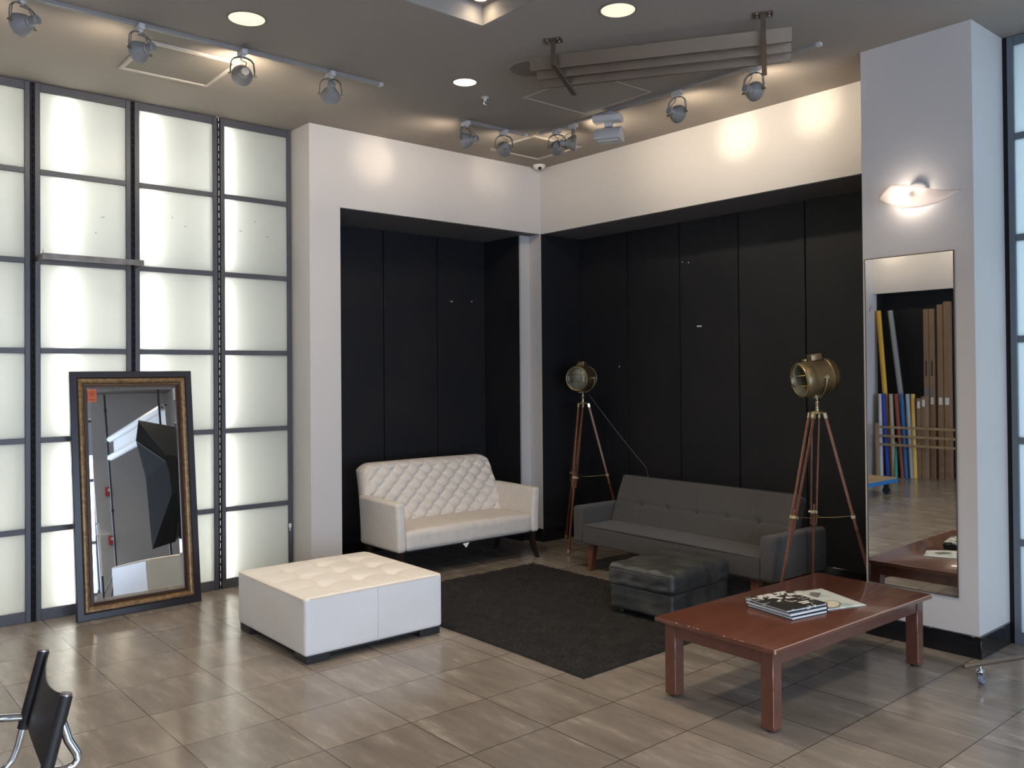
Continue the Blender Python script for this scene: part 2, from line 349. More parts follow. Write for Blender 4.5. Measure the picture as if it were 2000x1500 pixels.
# rest of the room, seen only in the two mirrors
struct('wall_far', MB().box((-9.7,.49,0),(-6.62,.7,H)), 'wall', smooth=False)
struct('wall_opposite', MB().box((XL-.05,-9.9,2.98),(XL,.4895,H)).box((XL-.6,-9.9,0),(XL,-2.2,2.98)), 'wall', smooth=False)
struct('wall_opposite_recess', MB().box((XL-.42,-2.2,0),(XL-.36,.485,3.1)).box((XL-.40,-2.2,2.981),(XL-.051,.485,3.02)).box((XL-.36,.478,0),(XL-.12,.4895,2.98)), 'black', smooth=False)
struct('wall_back', MB().box((-1.5,YB-.2,0),(1,YB,H)).box((-9.7,YB-.2,3.3),(-1.5,YB,H)).box((-9.7,YB-.2,0),(-8.9,YB,3.3)).box((-8.9,YB-.2,0),(-1.5,YB,.18)), 'wall', smooth=False)
wm = MB()
for i in range(6):
    x = -8.9+i*1.48; wm.box((x-.03,YB-.12,.18),(x+.03,YB-.06,3.3))
for z in (.21,1.1,2.2,3.27): wm.box((-8.9,YB-.115,z-.03),(-1.5,YB-.065,z+.03))
wb = struct('window_9', wm, 'frame2', smooth=False)
# right hand side beyond the glazing: pier, header and another black recess
struct('wall_right_rear', MB().box((-.07,-8.3,0),(.5,-7.8,H)).box((-.07,-9.999,3.1),(-.03,-8.3,H)).box((-.07,-9.999,0),(.5,-9.75,3.1)), 'wall', smooth=False)
struct('wall_recess_rear', MB().box((.42,-9.75,0),(.5,-8.3,3.15)).box((-.029,-9.75,3.101),(.42,-8.3,3.14)), 'black', smooth=False)

# ------------------------------------------------------------------ light wall: framed units of six frosted panes
ROWS = [H*i/6 for i in range(7)]
def light_unit(idx, x0, x1, tubes, y=YW):
    o = MB(); t = .034
    o.box((x0,y,0),(x0+t,y+.035,H-.004)); o.box((x1-t,y,0),(x1,y+.035,H-.004))
    for i, z in enumerate(ROWS):
        a, b = (z-.019, z+.019)
        if i == 0: a, b = 0, .075
        if i == 6: a, b = H-.062, H-.004
        o.box((x0+t,y+.002,a),(x1-t,y+.033,b))
    fr = struct('window_%d' % idx, o, 'frame', bevel=.002, seg=1)
    for i in range(6):
        a = ROWS[i]+(.019 if i else .075); b = ROWS[i+1]-(.019 if i < 5 else .062)
        MB().box((x0+t,y+.016,a),(x1-t,y+.022,b)).build('pane', FROST, fr, smooth=False)
    for tx in tubes:
        for k in range(3):
            MB().lathe([(.013,0),(.013,1.14)], (tx, y+.085, .06+k*1.262), (0,0,1), 12).build('fluorescent_tube', 'tube', fr)
    return fr
SCUFF = [(-4.08,2.884,.014,.3),(-4.128,2.763,.008,-.9),(-3.572,2.938,.008,1.2),(-3.473,2.877,.012,.2),(-2.896,2.98,.008,1.3),(-3.024,2.891,.014,-.3),(-2.793,2.863,.010,0)]
units = [(-5.86,-5.215,[-5.62]),(-5.20,-4.560,[-4.99]),(-4.530,-3.885,[-4.325]),(-3.857,-3.222,[-3.735]),(-3.196,-2.586,[-3.150])]
for i, (a, b, t) in enumerate(units): light_unit(i+1, a, b, t)
for k_, (x, z, wd, a_) in enumerate(SCUFF):
    MB().obox((x, YW+.0155, z), (wd*math.cos(a_),0,wd*math.sin(a_)), (-.003*math.sin(a_),0,.003*math.cos(a_)), (0,.0003,0)).build('scuff_mark', mat('grey_scuff',(.42,.43,.42),.8), bpy.data.objects['window_3' if x < -3.86 else ('window_5' if x > -3.2 else 'window_4')], smooth=False)
# lightbox behind (closed white cavity) and dark gaps between units
bx = MB().box((-6.6,YW+.24,0),(A,YW+.26,H)).box((-6.62,YW,0),(-5.885,YW+.26,H)).box((A-.002,YW+.04,0),(A,YW+.24,H))
bx.box((-5.885,YW+.035,0),(-5.88,YW+.24,H))
struct('wall_lightbox', bx, 'boxwhite', smooth=False)
g = MB()
for a, b in ((-5.215,-5.20),(-4.560,-4.530),(-3.885,-3.857),(-2.586,A-.0025),(-5.885,-5.86)): g.box((a-.0,YW+.012,0),(b,YW+.03,H-.004))
struct('trim_4', g, 'seam', smooth=False)
# slotted shelf standards between the units
def standard(x, y, lit):
    b = MB(); n = 62; p = (H-.06)/n; x0, x1 = x-.0125, x+.0125
    b.box((x0,y,0),(x0+.008,y+.012,H-.006)); b.box((x1-.008,y,0),(x1,y+.012,H-.006))
    for i in range(n+1): b.box((x0+.008,y,.01+i*p),(x1-.008,y+.008,.01+i*p+.018))
    return b
for i, (x, lab) in enumerate(((-3.209,'black slotted shelf standard with light showing through, nearest the corner pier'),)):
    tag(standard(x, YW-.002, 1).build('shelf_standard', 'seam', smooth=False), lab, 'shelf rail')
for x, lab in ((-4.545,'black shelf standard at the left end of the steel bracket shelf'),(-3.871,'black shelf standard at the right end of the steel bracket shelf')):
    tag(standard(x, YW-.001, 0).build('shelf_standard', 'seam', smooth=False), lab, 'shelf rail')
# shelf bracket bar
t = thing('shelf_bracket', 'thin bare steel U-shaped shelf bracket on the backlit wall', 'shelf bracket', (-4.53, YW, 2.535))
MB().bar((-.0,-.235,0),(.662,-.235,0),.004,.040).build('front_bar','worn',t)
MB().bar((0,0,0),(0,-.235,0),.004,.040).build('side_arm','worn',t); MB().bar((.662,0,0),(.662,-.235,0),.004,.040).build('side_arm','worn',t)
MB().bar((.0,-.235,.03),(.0,-.232,.03),.004,.02).build('hook_tab','worn',t)
tag(MB().box((-2.622,YW-.003,.42),(-2.598,YW-.0005,.455)).box((-2.615,YW-.003,.395),(-2.606,YW-.0005,.43)).build('tape_scrap','paper',smooth=False),'torn white tape scrap stuck low on the last window frame','tape')

# right hand frosted glazing (daylight behind it)
def day_unit(idx, y0, y1, x=-.0679):
    o = MB(); t = .036
    o.box((x,y0,0),(x+.035,y0+t,H-.004)); o.box((x,y1-t,0),(x+.035,y1,H-.004))
    for i, z in enumerate(ROWS):
        a, b = (z-.020, z+.020)
        if i == 0: a, b = 0, .075
        if i == 6: a, b = H-.062, H-.004
        o.box((x+.002,y0+t,a),(x+.033,y1-t,b))
    fr = struct('window_%d' % idx, o, 'frame2', bevel=.002, seg=1)
    for i in range(6):
        a = ROWS[i]+(.020 if i else .075); b = ROWS[i+1]-(.020 if i < 5 else .062)
        MB().box((x+.016,y0+t,a),(x+.022,y1-t,b)).build('pane', FROSTD, fr, smooth=False)
for i in range(3): day_unit(6+i, -4.395-1.13*(i+1)+.03, -4.395-1.13*i)
struct('trim_5', MB().box((-.06,-4.395,0),(-.03,-4.3675,H)), 'seam', smooth=False)
struct('wall_right_glazing_cheek', MB().box((.62,-7.8,0),(.66,-4.36,H)), 'boxwhite', smooth=False)

# ------------------------------------------------------------------ ceiling fittings
def track(loc, length, axis, label):
    t = thing('light_track', label, 'light track', loc, 0)
    d = Vector((1,0,0)) if axis == 'x' else Vector((0,-1,0)); s = Vector((0,1,0)) if axis == 'x' else Vector((1,0,0))
    b = MB(); b.obox(d*length/2+Vector((0,0,-.004)), d*length/2, s*.0175, Vector((0,0,.004)))
    for k in (-1,1): b.obox(d*length/2+s*k*.0150+Vector((0,0,-.014)), d*length/2, s*.0025, Vector((0,0,.007)))
    for k in (-1,1): b.obox(d*length/2+s*k*.0085+Vector((0,0,-.019)), d*length/2, s*.005, Vector((0,0,.0015)))
    b.build('rail','grey_metal',t)
    MB().obox(d*(length+.012)+Vector((0,0,-.011)), d*.014, s*.0185, Vector((0,0,.0105))).build('end_cap','white_metal',t)
track((-6.4,-1.195,H), 3.75, 'x', 'long pale grey ceiling track running along the backlit glass wall')
track((-1.67,-.870,H), .69, 'x', 'short white ceiling track nearest the room corner, two lamps on it')
track((-.895,-.985,H), 2.60, 'y', 'pale grey ceiling track running along the right hand wall')
track((-8.05,.35,H), 3.40, 'y', 'ceiling track in front of the opposite wall with the paper rolls')

def track_head(xy, aim, label, on=True, drop=.175, power=20, spot=140, bright='bulbon', beam=1.5):
    x, y = xy; aim = Vector(aim).normalized()
    t = thing('track_light', label, 'track light', (x, y, H), 0)
    MB().box((-.017,-.045,-.052),(.017,.045,-.020)).box((-.011,-.022,-.065),(.011,.022,-.050)).build('track_adapter','white_metal',t,bevel=.003)
    c = Vector((0,0,-drop)); h = Vector((aim.x,aim.y,0)).normalized(); s = Vector((-h.y,h.x,0)); u = s.cross(aim)*-1
    if u.z < 0: u = -u
    # yoke: twin bent wires each side, from the adapter round to the pivots
    R = .074; yk = MB()
    for off in (-.008,.008):
        pts = []
        top = -.062
        for k in range(0, 9):
            a = PI*k/8; px = R*math.cos(a); pz = c.z + .035 + (top-c.z-.035)*math.sin(a)**.55
            pts.append(s*px + h*off + Vector((0,0,pz)))
        pts = [s*R + h*off*.3 + c] + pts + [-s*R + h*off*.3 + c]
        yk.tube(pts, .0034, 6)
    yk.build('yoke','greycord',t)
    for e_ in (-1,1): MB().lathe([(.007,.066*e_),(.007,.088*e_)],c,s,10).build('pivot_knob','brass',t)
    # housing: ring, bell, socket
    b = MB(); b.torus(c+aim*.018, aim, .061, .006, 32, 8)
    b.lathe([(.064,.020),(.064,.006),(.058,-.010),(.046,-.034),(.035,-.050)], c, aim, 32, cap=False)
    b.lathe([(.060,.020),(.060,.006),(.054,-.010),(.042,-.034),(.031,-.050)], c, aim, 32, cap=False)
    b.build('housing','grey_metal',t)
    MB().lathe([(.031,-.040),(.031,-.062),(.026,-.068),(.026,-.108),(.021,-.112)],c,aim,24).build('socket','grey_metal',t)
    MB().lathe([(.030,-.036),(.046,-.014),(.053,.004),(.054,.010),(.040,.017),(.001,.020)],c,aim,28).build('reflector_bulb', bright if on else 'bulboff', t)
    e = c - aim*.110
    MB().tube([Vector((0,.01,-.06)), Vector((0,0,-.08)) + s*.012, (e+Vector((0,0,-.08)))/2+s*-.016+Vector((0,0,.02)), e + Vector((0,0,.012)), e], .0028, 6).build('cord','greycord',t)
    if on:
        for nm, en, sz, ss in (('track_light_spill', power, spot, .045), ('track_light_beam', power*beam, 34, .03)):
          if en <= 0: continue
          l = bpy.data.lights.new(nm,'SPOT'); l.energy = en; l.color = (1,.84,.63); l.spot_size = math.radians(sz); l.spot_blend = 1; l.shadow_soft_size = ss
          lo = bpy.data.objects.new(nm, l); col.objects.link(lo); lo.parent = t; lo.location = c + aim*.03
          lo.rotation_euler = aim.to_track_quat('-Z','Y').to_euler()
    return t
PW = 14
track_head((-4.907,-1.215), (-.50,.84,-.12), 'leftmost track lamp, turned away to the left, cut by the photo corner', power=PW, beam=0)
track_head((-4.295,-1.215), (-.42,.88,-.10), 'track lamp hanging in front of the square air vent, turned left', power=PW, beam=0)
track_head((-3.669,-1.215), (.25,1,.10), 'track lamp right of the air vent with a bright glow on the ceiling behind it', power=PW*2.2, spot=165, beam=0)
track_head((-3.046,-1.215), (.35,.80,-.42), 'last lamp at the right end of the long left track, tipped downwards', power=PW, beam=0)
track_head((-1.630,-.885), (-.33,.90,-.04), 'track lamp at the left end of the short corner track, socket to the right', power=PW*.9)
track_head((-1.225,-.885), (.55,.85,.03), 'second lamp on the short corner track, its round back facing out', power=PW*.5)
track_head((-.895,-1.190), (.72,.69,.05), 'first lamp on the right hand track, round back facing out beside the bright one', power=PW*.8, beam=.3)
track_head((-.895,-1.385), (.74,-.66,-.02), 'track lamp seen from the side with its white lit face to the right', power=PW*1.8, spot=160, beam=0)
track_head((-.895,-2.465), (.92,.10,.02), 'track lamp on the right hand track between the flood light and the last lamp', power=PW*1.35, drop=.185)
track_head((-.895,-3.115), (.92,.05,.06), 'last lamp of the right hand track, just below the hanging steel louvre', power=PW*1.35, drop=.185)
track_head((-8.05,.10), (-1,.05,.05), 'track lamp lighting the cream band above the paper rolls, nearer the glass wall', power=PW*1.6)
track_head((-8.05,-.95), (-1,.0,.05), 'track lamp lighting the cream band above the tall cardboard boxes', power=PW*1.6)
track_head((-8.05,-2.6), (-1,.0,.05), 'track lamp lighting the plain part of the opposite wall', power=PW*1.6)
# flood light on the right hand track
t = thing('flood_light','white half-round wall washer lamp on the right hand ceiling track','track light',(-.905,-1.79,H))
rz = Matrix.Rotation(math.radians(28),4,'Z')
b = MB(); pr = [(.00,-.045),(.05,-.045),(.068,-.062),(.068,-.085),(.05,-.105),(-.05,-.105),(-.068,-.085),(-.068,-.062),(-.05,-.045)]
n = len(pr); b.add([(-.02+x,-.11,z) for x,z in pr]+[(-.02+x,.11,z) for x,z in pr],[tuple(range(n)),tuple(reversed(range(n,2*n)))]+[(i,(i+1)%n,n+(i+1)%n,n+i) for i in range(n)])
b.xf(rz).build('gear_box','white_metal',t,bevel=.004)
b = MB(); prof = [(.075*math.cos(a)*1.15,.10*math.sin(a)-.235) for a in [PI*k/14 for k in range(15)]]
prof = prof+[(-.062,-.245),(.062,-.245)]; n = len(prof)
b.add([(x+.02,-.105,z) for x,z in prof]+[(x+.02,.105,z) for x,z in prof],[tuple(range(n)),tuple(reversed(range(n,2*n)))]+[(i,(i+1)%n,n+(i+1)%n,n+i) for i in range(n)])
b.xf(rz).build('shade','white_metal',t,bevel=.003)
MB().box((-.035,-.085,-.251),(.075,.085,-.2455)).xf(rz).build('lens','ceramic',t)
MB().box((-.02,-.03,-.135),(.03,.03,-.10)).xf(rz).build('neck','white_metal',t); MB().lathe([(.012,-.09),(.012,.05)],(.065,0,-.075),(0,1,0),12).xf(rz).build('hinge_pin','grey_metal',t)
MB().box((-.017,-.045,-.048),(.017,.045,-.020)).build('track_adapter','white_metal',t,bevel=.003)

def downlight(x, y, z, r, label, lens='lens', power=16):
    t = thing('downlight', label, 'ceiling light', (x,y,z))
    MB().lathe([(r,0),(r+.009,-.001),(r+.010,-.004),(r,-.006),(r-.003,-.003)],(0,0,0),(0,0,1),48,cap=False).build('trim_ring','ringtan',t)
    MB().lathe([(.001,-.0005),(r-.002,-.0008),(r,-.003),(r-.004,-.0035),(.001,-.0032)],(0,0,0),(0,0,1),48,cap=False).build('lens',lens,t)
    l = bpy.data.lights.new('downlight_beam','AREA'); l.shape = 'DISK'; l.size = r*1.8; l.energy = power; l.color = (1,.82,.60); l.spread = math.radians(130)
    lo = bpy.data.objects.new('downlight_beam', l); col.objects.link(lo); lo.parent = t; lo.location = (0,0,-.012)
downlight(-3.833,-1.658,H,.105,'round downlight above the long left track, between the vent and the coffer',power=17)
downlight(-2.185,-1.595,H,.085,'small pinkish downlight left of the round grille, nearest the sprinkler','lens2',15)
downlight(-2.249,-3.120,H,.100,'large round downlight at the top right, above the hanging steel louvre',power=19)
downlight(-2.785,-2.53,H+.119,.042,'small bright downlight inside the raised ceiling coffer, cut by the photo edge','bulbon',.4)
def hidden_lamps():
    for x, y in ((-4.3,-6.4),(-6.8,-1.8),(-6.8,-5.2),(-2.0,-6.2),(-3.2,-8.6),(-6.6,-8.2)):
        yield x, y
for k, (x, y) in enumerate(hidden_lamps()):
    downlight(x, y, H, .10, 'downlight in the part of the ceiling %s' % ['behind the photographer to the right','by the opposite wall near the paper rolls','by the opposite wall further back','above the white backdrop stand','by the rear wall right of the big window','by the rear window'][k], power=17)

def vent(cx, cy, sx, sy, depth, label):
    t = thing('ceiling_vent', label, 'air vent', (cx,cy,H)); f = .03
    b = MB(); b.box((-sx/2,-sy/2,-depth),(sx/2,-sy/2+f,0)).box((-sx/2,sy/2-f,-depth),(sx/2,sy/2,0)).box((-sx/2,-sy/2+f,-depth),(-sx/2+f,sy/2-f,0)).box((sx/2-f,-sy/2+f,-depth),(sx/2,sy/2-f,0))
    b.build('vent_frame','tan',t,bevel=.004,seg=1)
    MB().box((-sx/2+f,-sy/2+f,-depth+.008),(sx/2-f,sy/2-f,-.001)).build('perforated_face','perf',t,smooth=False)
vent(-3.875,-.68,.60,.60,.020,'square perforated air vent behind the track lamps above the backlit wall')
vent(-.60,-.60,.60,.60,.014,'square perforated air vent in the room corner behind the corner track lamps')
# round grille
t = thing('ceiling_speaker','round flush ceiling speaker half hidden behind the steel louvre','speaker',(-2.0,-2.10,H))
MB().lathe([(.165,-.001),(.165,-.007),(.155,-.010),(.145,-.007),(.145,-.001)],n=48,cap=False).build('rim','ceiling',t)
MB().lathe([(.001,-.004),(.145,-.004),(.145,-.0005),(.001,-.0005)],n=48,cap=False).build('grille','perf',t)
# access panel
b = MB(); x0,x1,y0,y1 = -1.64,-.98,-2.30,-1.60; f = .014
for bx_ in (((x0,y0),(x1,y0+f)),((x0,y1-f),(x1,y1)),((x0,y0+f),(x0+f,y1-f)),((x1-f,y0+f),(x1,y1-f))): b.box((*bx_[0],H-.004),(*bx_[1],H))
tag(b.build('access_panel_trim','tan',smooth=False),'thin white square trim of a ceiling access hatch behind the steel louvre','access hatch')
# sprinkler
t = thing('sprinkler','small white ceiling sprinkler head right of the pinkish downlight','sprinkler',(-1.861,-1.42,H))
MB().lathe([(.030,0),(.030,-.004),(.012,-.008),(.010,-.030)],n=20).build('escutcheon','ceramic',t)
MB().tube([(.014,0,-.03),(.012,0,-.045),(0,0,-.052)],.002,6).tube([(-.014,0,-.03),(-.012,0,-.045),(0,0,-.052)],.002,6).lathe([(.014,-.052),(.014,-.054)],n=16).build('deflector','chrome',t)
# security camera
t = thing('security_camera','tiny white dome security camera high in the room corner','camera',(-.115,-.115,H))
MB().lathe([(.062,0),(.062,-.014),(.050,-.030),(.030,-.040)],n=28).build('housing','ceramic',t)
MB().sphere((-.02,-.03,-.036),.020,10).build('lens_dome','dome',t)

# hanging louvre fixture
t = thing('hanging_louvre','brushed steel louvre of three long slats hung on two ceiling brackets','hanging louvre',(-2.23,-2.557,H))
d = Vector((.676,-1.063,0)); L = d.length; d.normalize(); s = Vector((-d.y,d.x,0))  # s points to the corner
if s.x < 0: s = -s
drop = .155
for k, off in enumerate((0, L)):
    o = d*off
    MB().obox(o+Vector((0,0,-.004)), d*.055, s*.04, Vector((0,0,.004))).build('ceiling_plate','brushed',t)
    for a in (-1,1):
        for c_ in (-1,1): MB().lathe([(.006,-.012),(.006,-.006)], o+d*.035*a+s*.025*c_).build('bolt','chrome',t)
    MB().bar(o+Vector((0,0,-.006)), o+Vector((0,0,-drop)), .03, .008, up=s).build('drop_bar','brushed',t)
    MB().bar(o+s*-.01+Vector((0,0,-drop)), o+s*.60+Vector((0,0,-drop-.004)), .032, .010).build('cross_arm','brushed',t)
for k in range(3):
    c0 = d*-.17 + s*(.065+.17*k) + Vector((0,0,-drop+.042)); c1 = c0 + d*(L+.33)
    
    ax = (s*.30+Vector((0,0,-.80))).normalized()
    b = MB(); b.obox((c0+c1)/2, (c1-c0)/2, ax*.040, ax.cross(d)*.0012)
    e = (c0+c1)/2 + ax*.040; b.obox(e+s*.008, (c1-c0)/2, s*.009, Vector((0,0,.0012)))
    b.build('slat','brushed',t,smooth=False)

# wall sconce
t = thing('wall_sconce','lit frosted glass wall lamp with pointed wings above the tall mirror','wall lamp',(-.53,-4.045,2.785))
MB().lathe([(.058,0),(.058,.018),(.050,.024)],(0,0,.03),(-1,0,0),32).build('back_plate','white_metal',t)
MB().bar((-.02,0,.0),(-.075,0,.0),.05,.02).build('bracket','white_metal',t)
SC = [(.239,-.026,-.030),(.192,.012,-.060),(.139,.042,-.088),(.068,.030,-.121),(-.02,.004,-.130),(-.082,-.016,-.128),(-.142,-.034,-.118),(-.202,-.043,-.094),(-.262,-.046,-.054)]
g = MB(); NX, NY = 32, 8
for i in range(NX+1):
    f_ = i/NX*8; k = min(7,int(f_)); q = f_-k; a_, b__ = SC[k], SC[k+1]; y_, zt_, zb_ = [a_[m]*(1-q)+b__[m]*q for m in range(3)]
    out = .055*math.sin(PI*i/NX)**.8
    for j in range(NY+1):
        v_ = j/NY; g.v.append((-.022-out-.022*math.sin(PI*v_)*math.sin(PI*i/NX), y_, zb_+(zt_-zb_)*v_+.045))
for i in range(NX):
    for j in range(NY): a = i*(NY+1)+j; g.f.append((a,a+1,a+NY+2,a+NY+1))
so = g.build('glass_shade', SCONCE, t, angle=80); md = so.modifiers.new('solid','SOLIDIFY'); md.thickness = .004
MB().lathe([(.001,-.065),(.012,-.062),(.012,.062),(.001,.065)],(-.052,.025,.0),(0,1,0),16).build('lamp_tube', mat('lit_sconce_tube',(1,1,1),.4,emit=((1,.86,.74),85)), t)

# ------------------------------------------------------------------ mirrors
t = thing('wall_mirror','tall frameless rectangular mirror on the white pier under the wall lamp','mirror',(-.53,-3.975,1.383))
MB().box((-.008,-.2755,-1.041),(-.0005,.2755,1.041)).build('mirror_glass','mirror',t,bevel=.0015,seg=1,smooth=False)
b = MB(); e = .004
for a0, a1 in (((-.2795,-1.045),(-.2755,1.045)),((.2755,-1.045),(.2795,1.045)),((-.2755,-1.045),(.2755,-1.041)),((-.2755,1.041),(.2755,1.045))): b.box((-.0095,a0[0],a0[1]),(-.0005,a1[0],a1[1]))
b.build('edge_trim','brushed',t,smooth=False)
MB().tube([(-.0088,.245,.70),(-.0088,.250,.715),(-.0088,.243,.730),(-.0088,.238,.742)],.0016,5).tube([(-.0088,.238,.715),(-.0088,.246,.722)],.0016,5).build('red_sticker_mark','red',t)

t = thing('floor_mirror','large leaning floor mirror in black and antique gold frame by the backlit wall','mirror',(-3.892,.072,0)); t.rotation_euler = (-math.atan2(.200,1.733),0,math.radians(0.0))
FW, FH = .868, 1.757
def frame_ring(prof, w_, h_, name, m, par):   # prof: (inset from outer edge, protrusion towards -y)
    mb = MB(); n = len(prof)
    for cx_, cz_, dx, dz in ((-w_/2,0,1,1),(w_/2,0,-1,1),(w_/2,h_,-1,-1),(-w_/2,h_,1,-1)):
        for ins, pr_ in prof: mb.v.append((cx_+dx*ins, -pr_, cz_+dz*ins))
    for k in range(4):
        for j in range(n): mb.f.append((k*n+j, k*n+(j+1)%n, ((k+1)%4)*n+(j+1)%n, ((k+1)%4)*n+j))
    return mb.build(name, m, par, angle=25)
frame_ring([(0,-.03),(0,.002),(.004,.006),(.045,.010),(.052,.002),(.052,-.03)],FW,FH,'outer_frame','mirrorblack',t)
frame_ring([(.052,-.03),(.052,.006),(.058,.012),(.070,.014),(.082,.010),(.090,.002),(.094,-.004),(.094,-.03)],FW,FH,'gilt_moulding','mirrorgilt',t)
frame_ring([(.094,-.03),(.094,.000),(.102,.003),(.106,-.004),(.114,-.001),(.118,-.008),(.118,-.03)],FW,FH,'inner_moulding','mirrorbrown',t)
MB().box((-FW/2+.116,.014,.116),(FW/2-.116,.022,FH-.116)).build('mirror_glass','mirror',t,smooth=False)
bv = .022; gx0, gx1, gz0, gz1 = -FW/2+.118, FW/2-.118, .118, FH-.118
b = MB(); b.add([(gx0,.0138,gz0),(gx1,.0138,gz0),(gx1,.0138,gz1),(gx0,.0138,gz1),(gx0+bv,.0105,gz0+bv),(gx1-bv,.0105,gz0+bv),(gx1-bv,.0105,gz1-bv),(gx0+bv,.0105,gz1-bv)],[(0,1,5,4),(1,2,6,5),(2,3,7,6),(3,0,4,7),(4,5,6,7)])
b.build('bevelled_glass','mirror',t,smooth=False)
st = MB().box((gx0+.004,.0078,gz1-.104),(gx0+.062,.0095,gz1-.012)).build('orange_sticker','orange',t,smooth=False)
tag(st,'orange paper sticker with a round emblem')
MB().torus((gx0+.033,.0075,gz1-.046),(0,1,0),.021,.0018,28,5).lathe([(.011,-.0005),(.011,.001)],(gx0+.033,.0070,gz1-.046),(0,1,0),16).box((gx0+.012,.0070,gz1-.092),(gx0+.054,.0077,gz1-.084)).build('emblem','orangedark',st)

# ------------------------------------------------------------------ white tufted ottoman
W_, D_ = .985, .985
def otto_top(nx=4, ny=4, zt=.392):
    def f(p, d):
        x, y, z = p
        if z > zt-.035:
            u_, v_ = x/W_*nx, y/D_*ny
            su, sv = abs(math.sin(PI*u_)), abs(math.sin(PI*v_))
            du, dv = abs(u_-round(u_)), abs(v_-round(v_))
            edge = min(1, min(x, W_-x, y, D_-y)/.10)
            pil = (1-math.exp(-du*11))*(1-math.exp(-dv*11))
            inner = 0 < round(u_) < nx and 0 < round(v_) < ny
            btn = math.exp(-(du*du+dv*dv)*26) if inner else 0
            crown = .016*math.sin(PI*min(max(x/W_,0),1))**.5*math.sin(PI*min(max(y/D_,0),1))**.5
            z = z + min(1,edge*2.5)*(-.012*(1-pil)) - edge*.030*btn + crown
        else:
            k = 1-((z-.21)/.17)**2
            s_ = .006*max(0,k)*math.sin(PI*y/D_); s2 = .006*max(0,k)*math.sin(PI*x/W_)
            if abs(d[0]) > .7: x += math.copysign(s_, d[0])
            if abs(d[1]) > .7: y += math.copysign(s2, d[1])
        return (x, y, z)
    return f
t = thing('ottoman','large square white leather ottoman with buttoned cream top','ottoman',(-3.560,-1.806,0),-.010)
rounded(W_, D_, .045, .392, .022, (64,64,10), otto_top()).build('cushion_body','whiteleather',t,angle=60)
pts = [(.0,.02),(.0,D_-.02)]
pb = MB(); zz = .383
pb.tube([(-.002,.03,zz),(-.002,D_-.03,zz)],.003,6).tube([(.03,-.002,zz),(W_-.03,-.002,zz)],.003,6).tube([(W_+.002,.03,zz),(W_+.002,D_-.03,zz)],.003,6).tube([(.03,D_+.002,zz),(W_-.03,D_+.002,zz)],.003,6)
pb.build('piping','pipe',t)
MB().tube([(.5*W_,-.0065,.05),(.5*W_,-.010,.22),(.5*W_,-.0035,.375)],.0016,5).build('side_seam','whiteleather',t)
for i in range(1,4):
    for j in range(1,4):
        cr = .016*math.sin(PI*i/4)**.5*math.sin(PI*j/4)**.5
        MB().lathe([(.001,.004),(.008,.003),(.011,0),(.008,-.004)],(W_*i/4,D_*j/4,.392-.034+cr+.0015),n=14).build('button','whiteleather',t)
for x in (.012,W_-.17):
    for y in (.012,D_-.17): MB().box((x,y,0),(x+.158,y+.158,.05)).build('foot','darkfoot',t,bevel=.004,seg=1)
MB().box((.03,.03,.03),(W_-.03,D_-.03,.052)).build('base_panel','darkfoot',t,smooth=False)

# ------------------------------------------------------------------ rug
def hsh(i, j): return (math.sin(i*127.1+j*311.7)*43758.5453) % 1
mb = MB(); RX0,RX1,RY0,RY1 = -2.505,-.76,-3.05,-.70; nx, ny = 190, 250
for j in range(ny+1):
    for i in range(nx+1):
        h_ = .010+.010*hsh(i,j)+.003*math.sin(i*.31+math.sin(j*.17)*2)*math.sin(j*.23)
        if i in (0,nx) or j in (0,ny): h_ = .001
        x = RX0+(RX1-RX0)*i/nx+(hsh(j,i*3)-.5)*.006 + .008*math.sin(j*.021); y = RY0+(RY1-RY0)*j/ny+(hsh(i*2,j)-.5)*.006 + .006*math.sin(i*.03)
        mb.v.append((x,y,h_))
for j in range(ny):
    for i in range(nx): a = j*(nx+1)+i; mb.f.append((a,a+1,a+nx+2,a+nx+1))
tag(mb.build('rug','rug',smooth=False),'black shaggy rug on the tiled floor between the seats','rug')

# ------------------------------------------------------------------ cream settee
t = thing('settee','cream two-seat settee with diamond-tufted back and dark legs','sofa',(-2.041,-.471,0),-.014)
SW, SD, ZB, ZA = 1.543, .62, .235, .646
AT = .085
# seat with soft crowned front
def seatd(p, d):
    x, y, z = p
    if d[2] > .5: z += .022*math.sin(PI*min(max((x-0)/(SW-2*AT),0),1))**.4*(1-abs(2*(y-.28)/.62)**3*.8)
    return (x,y,z)
rounded(SW-2*AT+.01,.60,ZB,.400,.040,(30,16,6),seatd).xf(Matrix.Translation((AT-.005,.006,0))).build('seat','cream',t,angle=60)
# arms: slightly flared, rising to the back
def arm(side):
    def dd(p, d):
        x, y, z = p
        k = (z-ZB)/(ZA-ZB); x += side*(.018*k*k) ; z += .010*max(0,k-.5)*2*(y/.60)
        if y < .05: y -= .004
        return (x,y,z)
    r = rounded(AT,.63,ZB,ZA,.030,(4,16,12),dd)
    return r.xf(Matrix.Translation((0 if side < 0 else SW-AT,0,0)))
for s_ in (-1,1): arm(s_).build('arm','cream',t,angle=60)
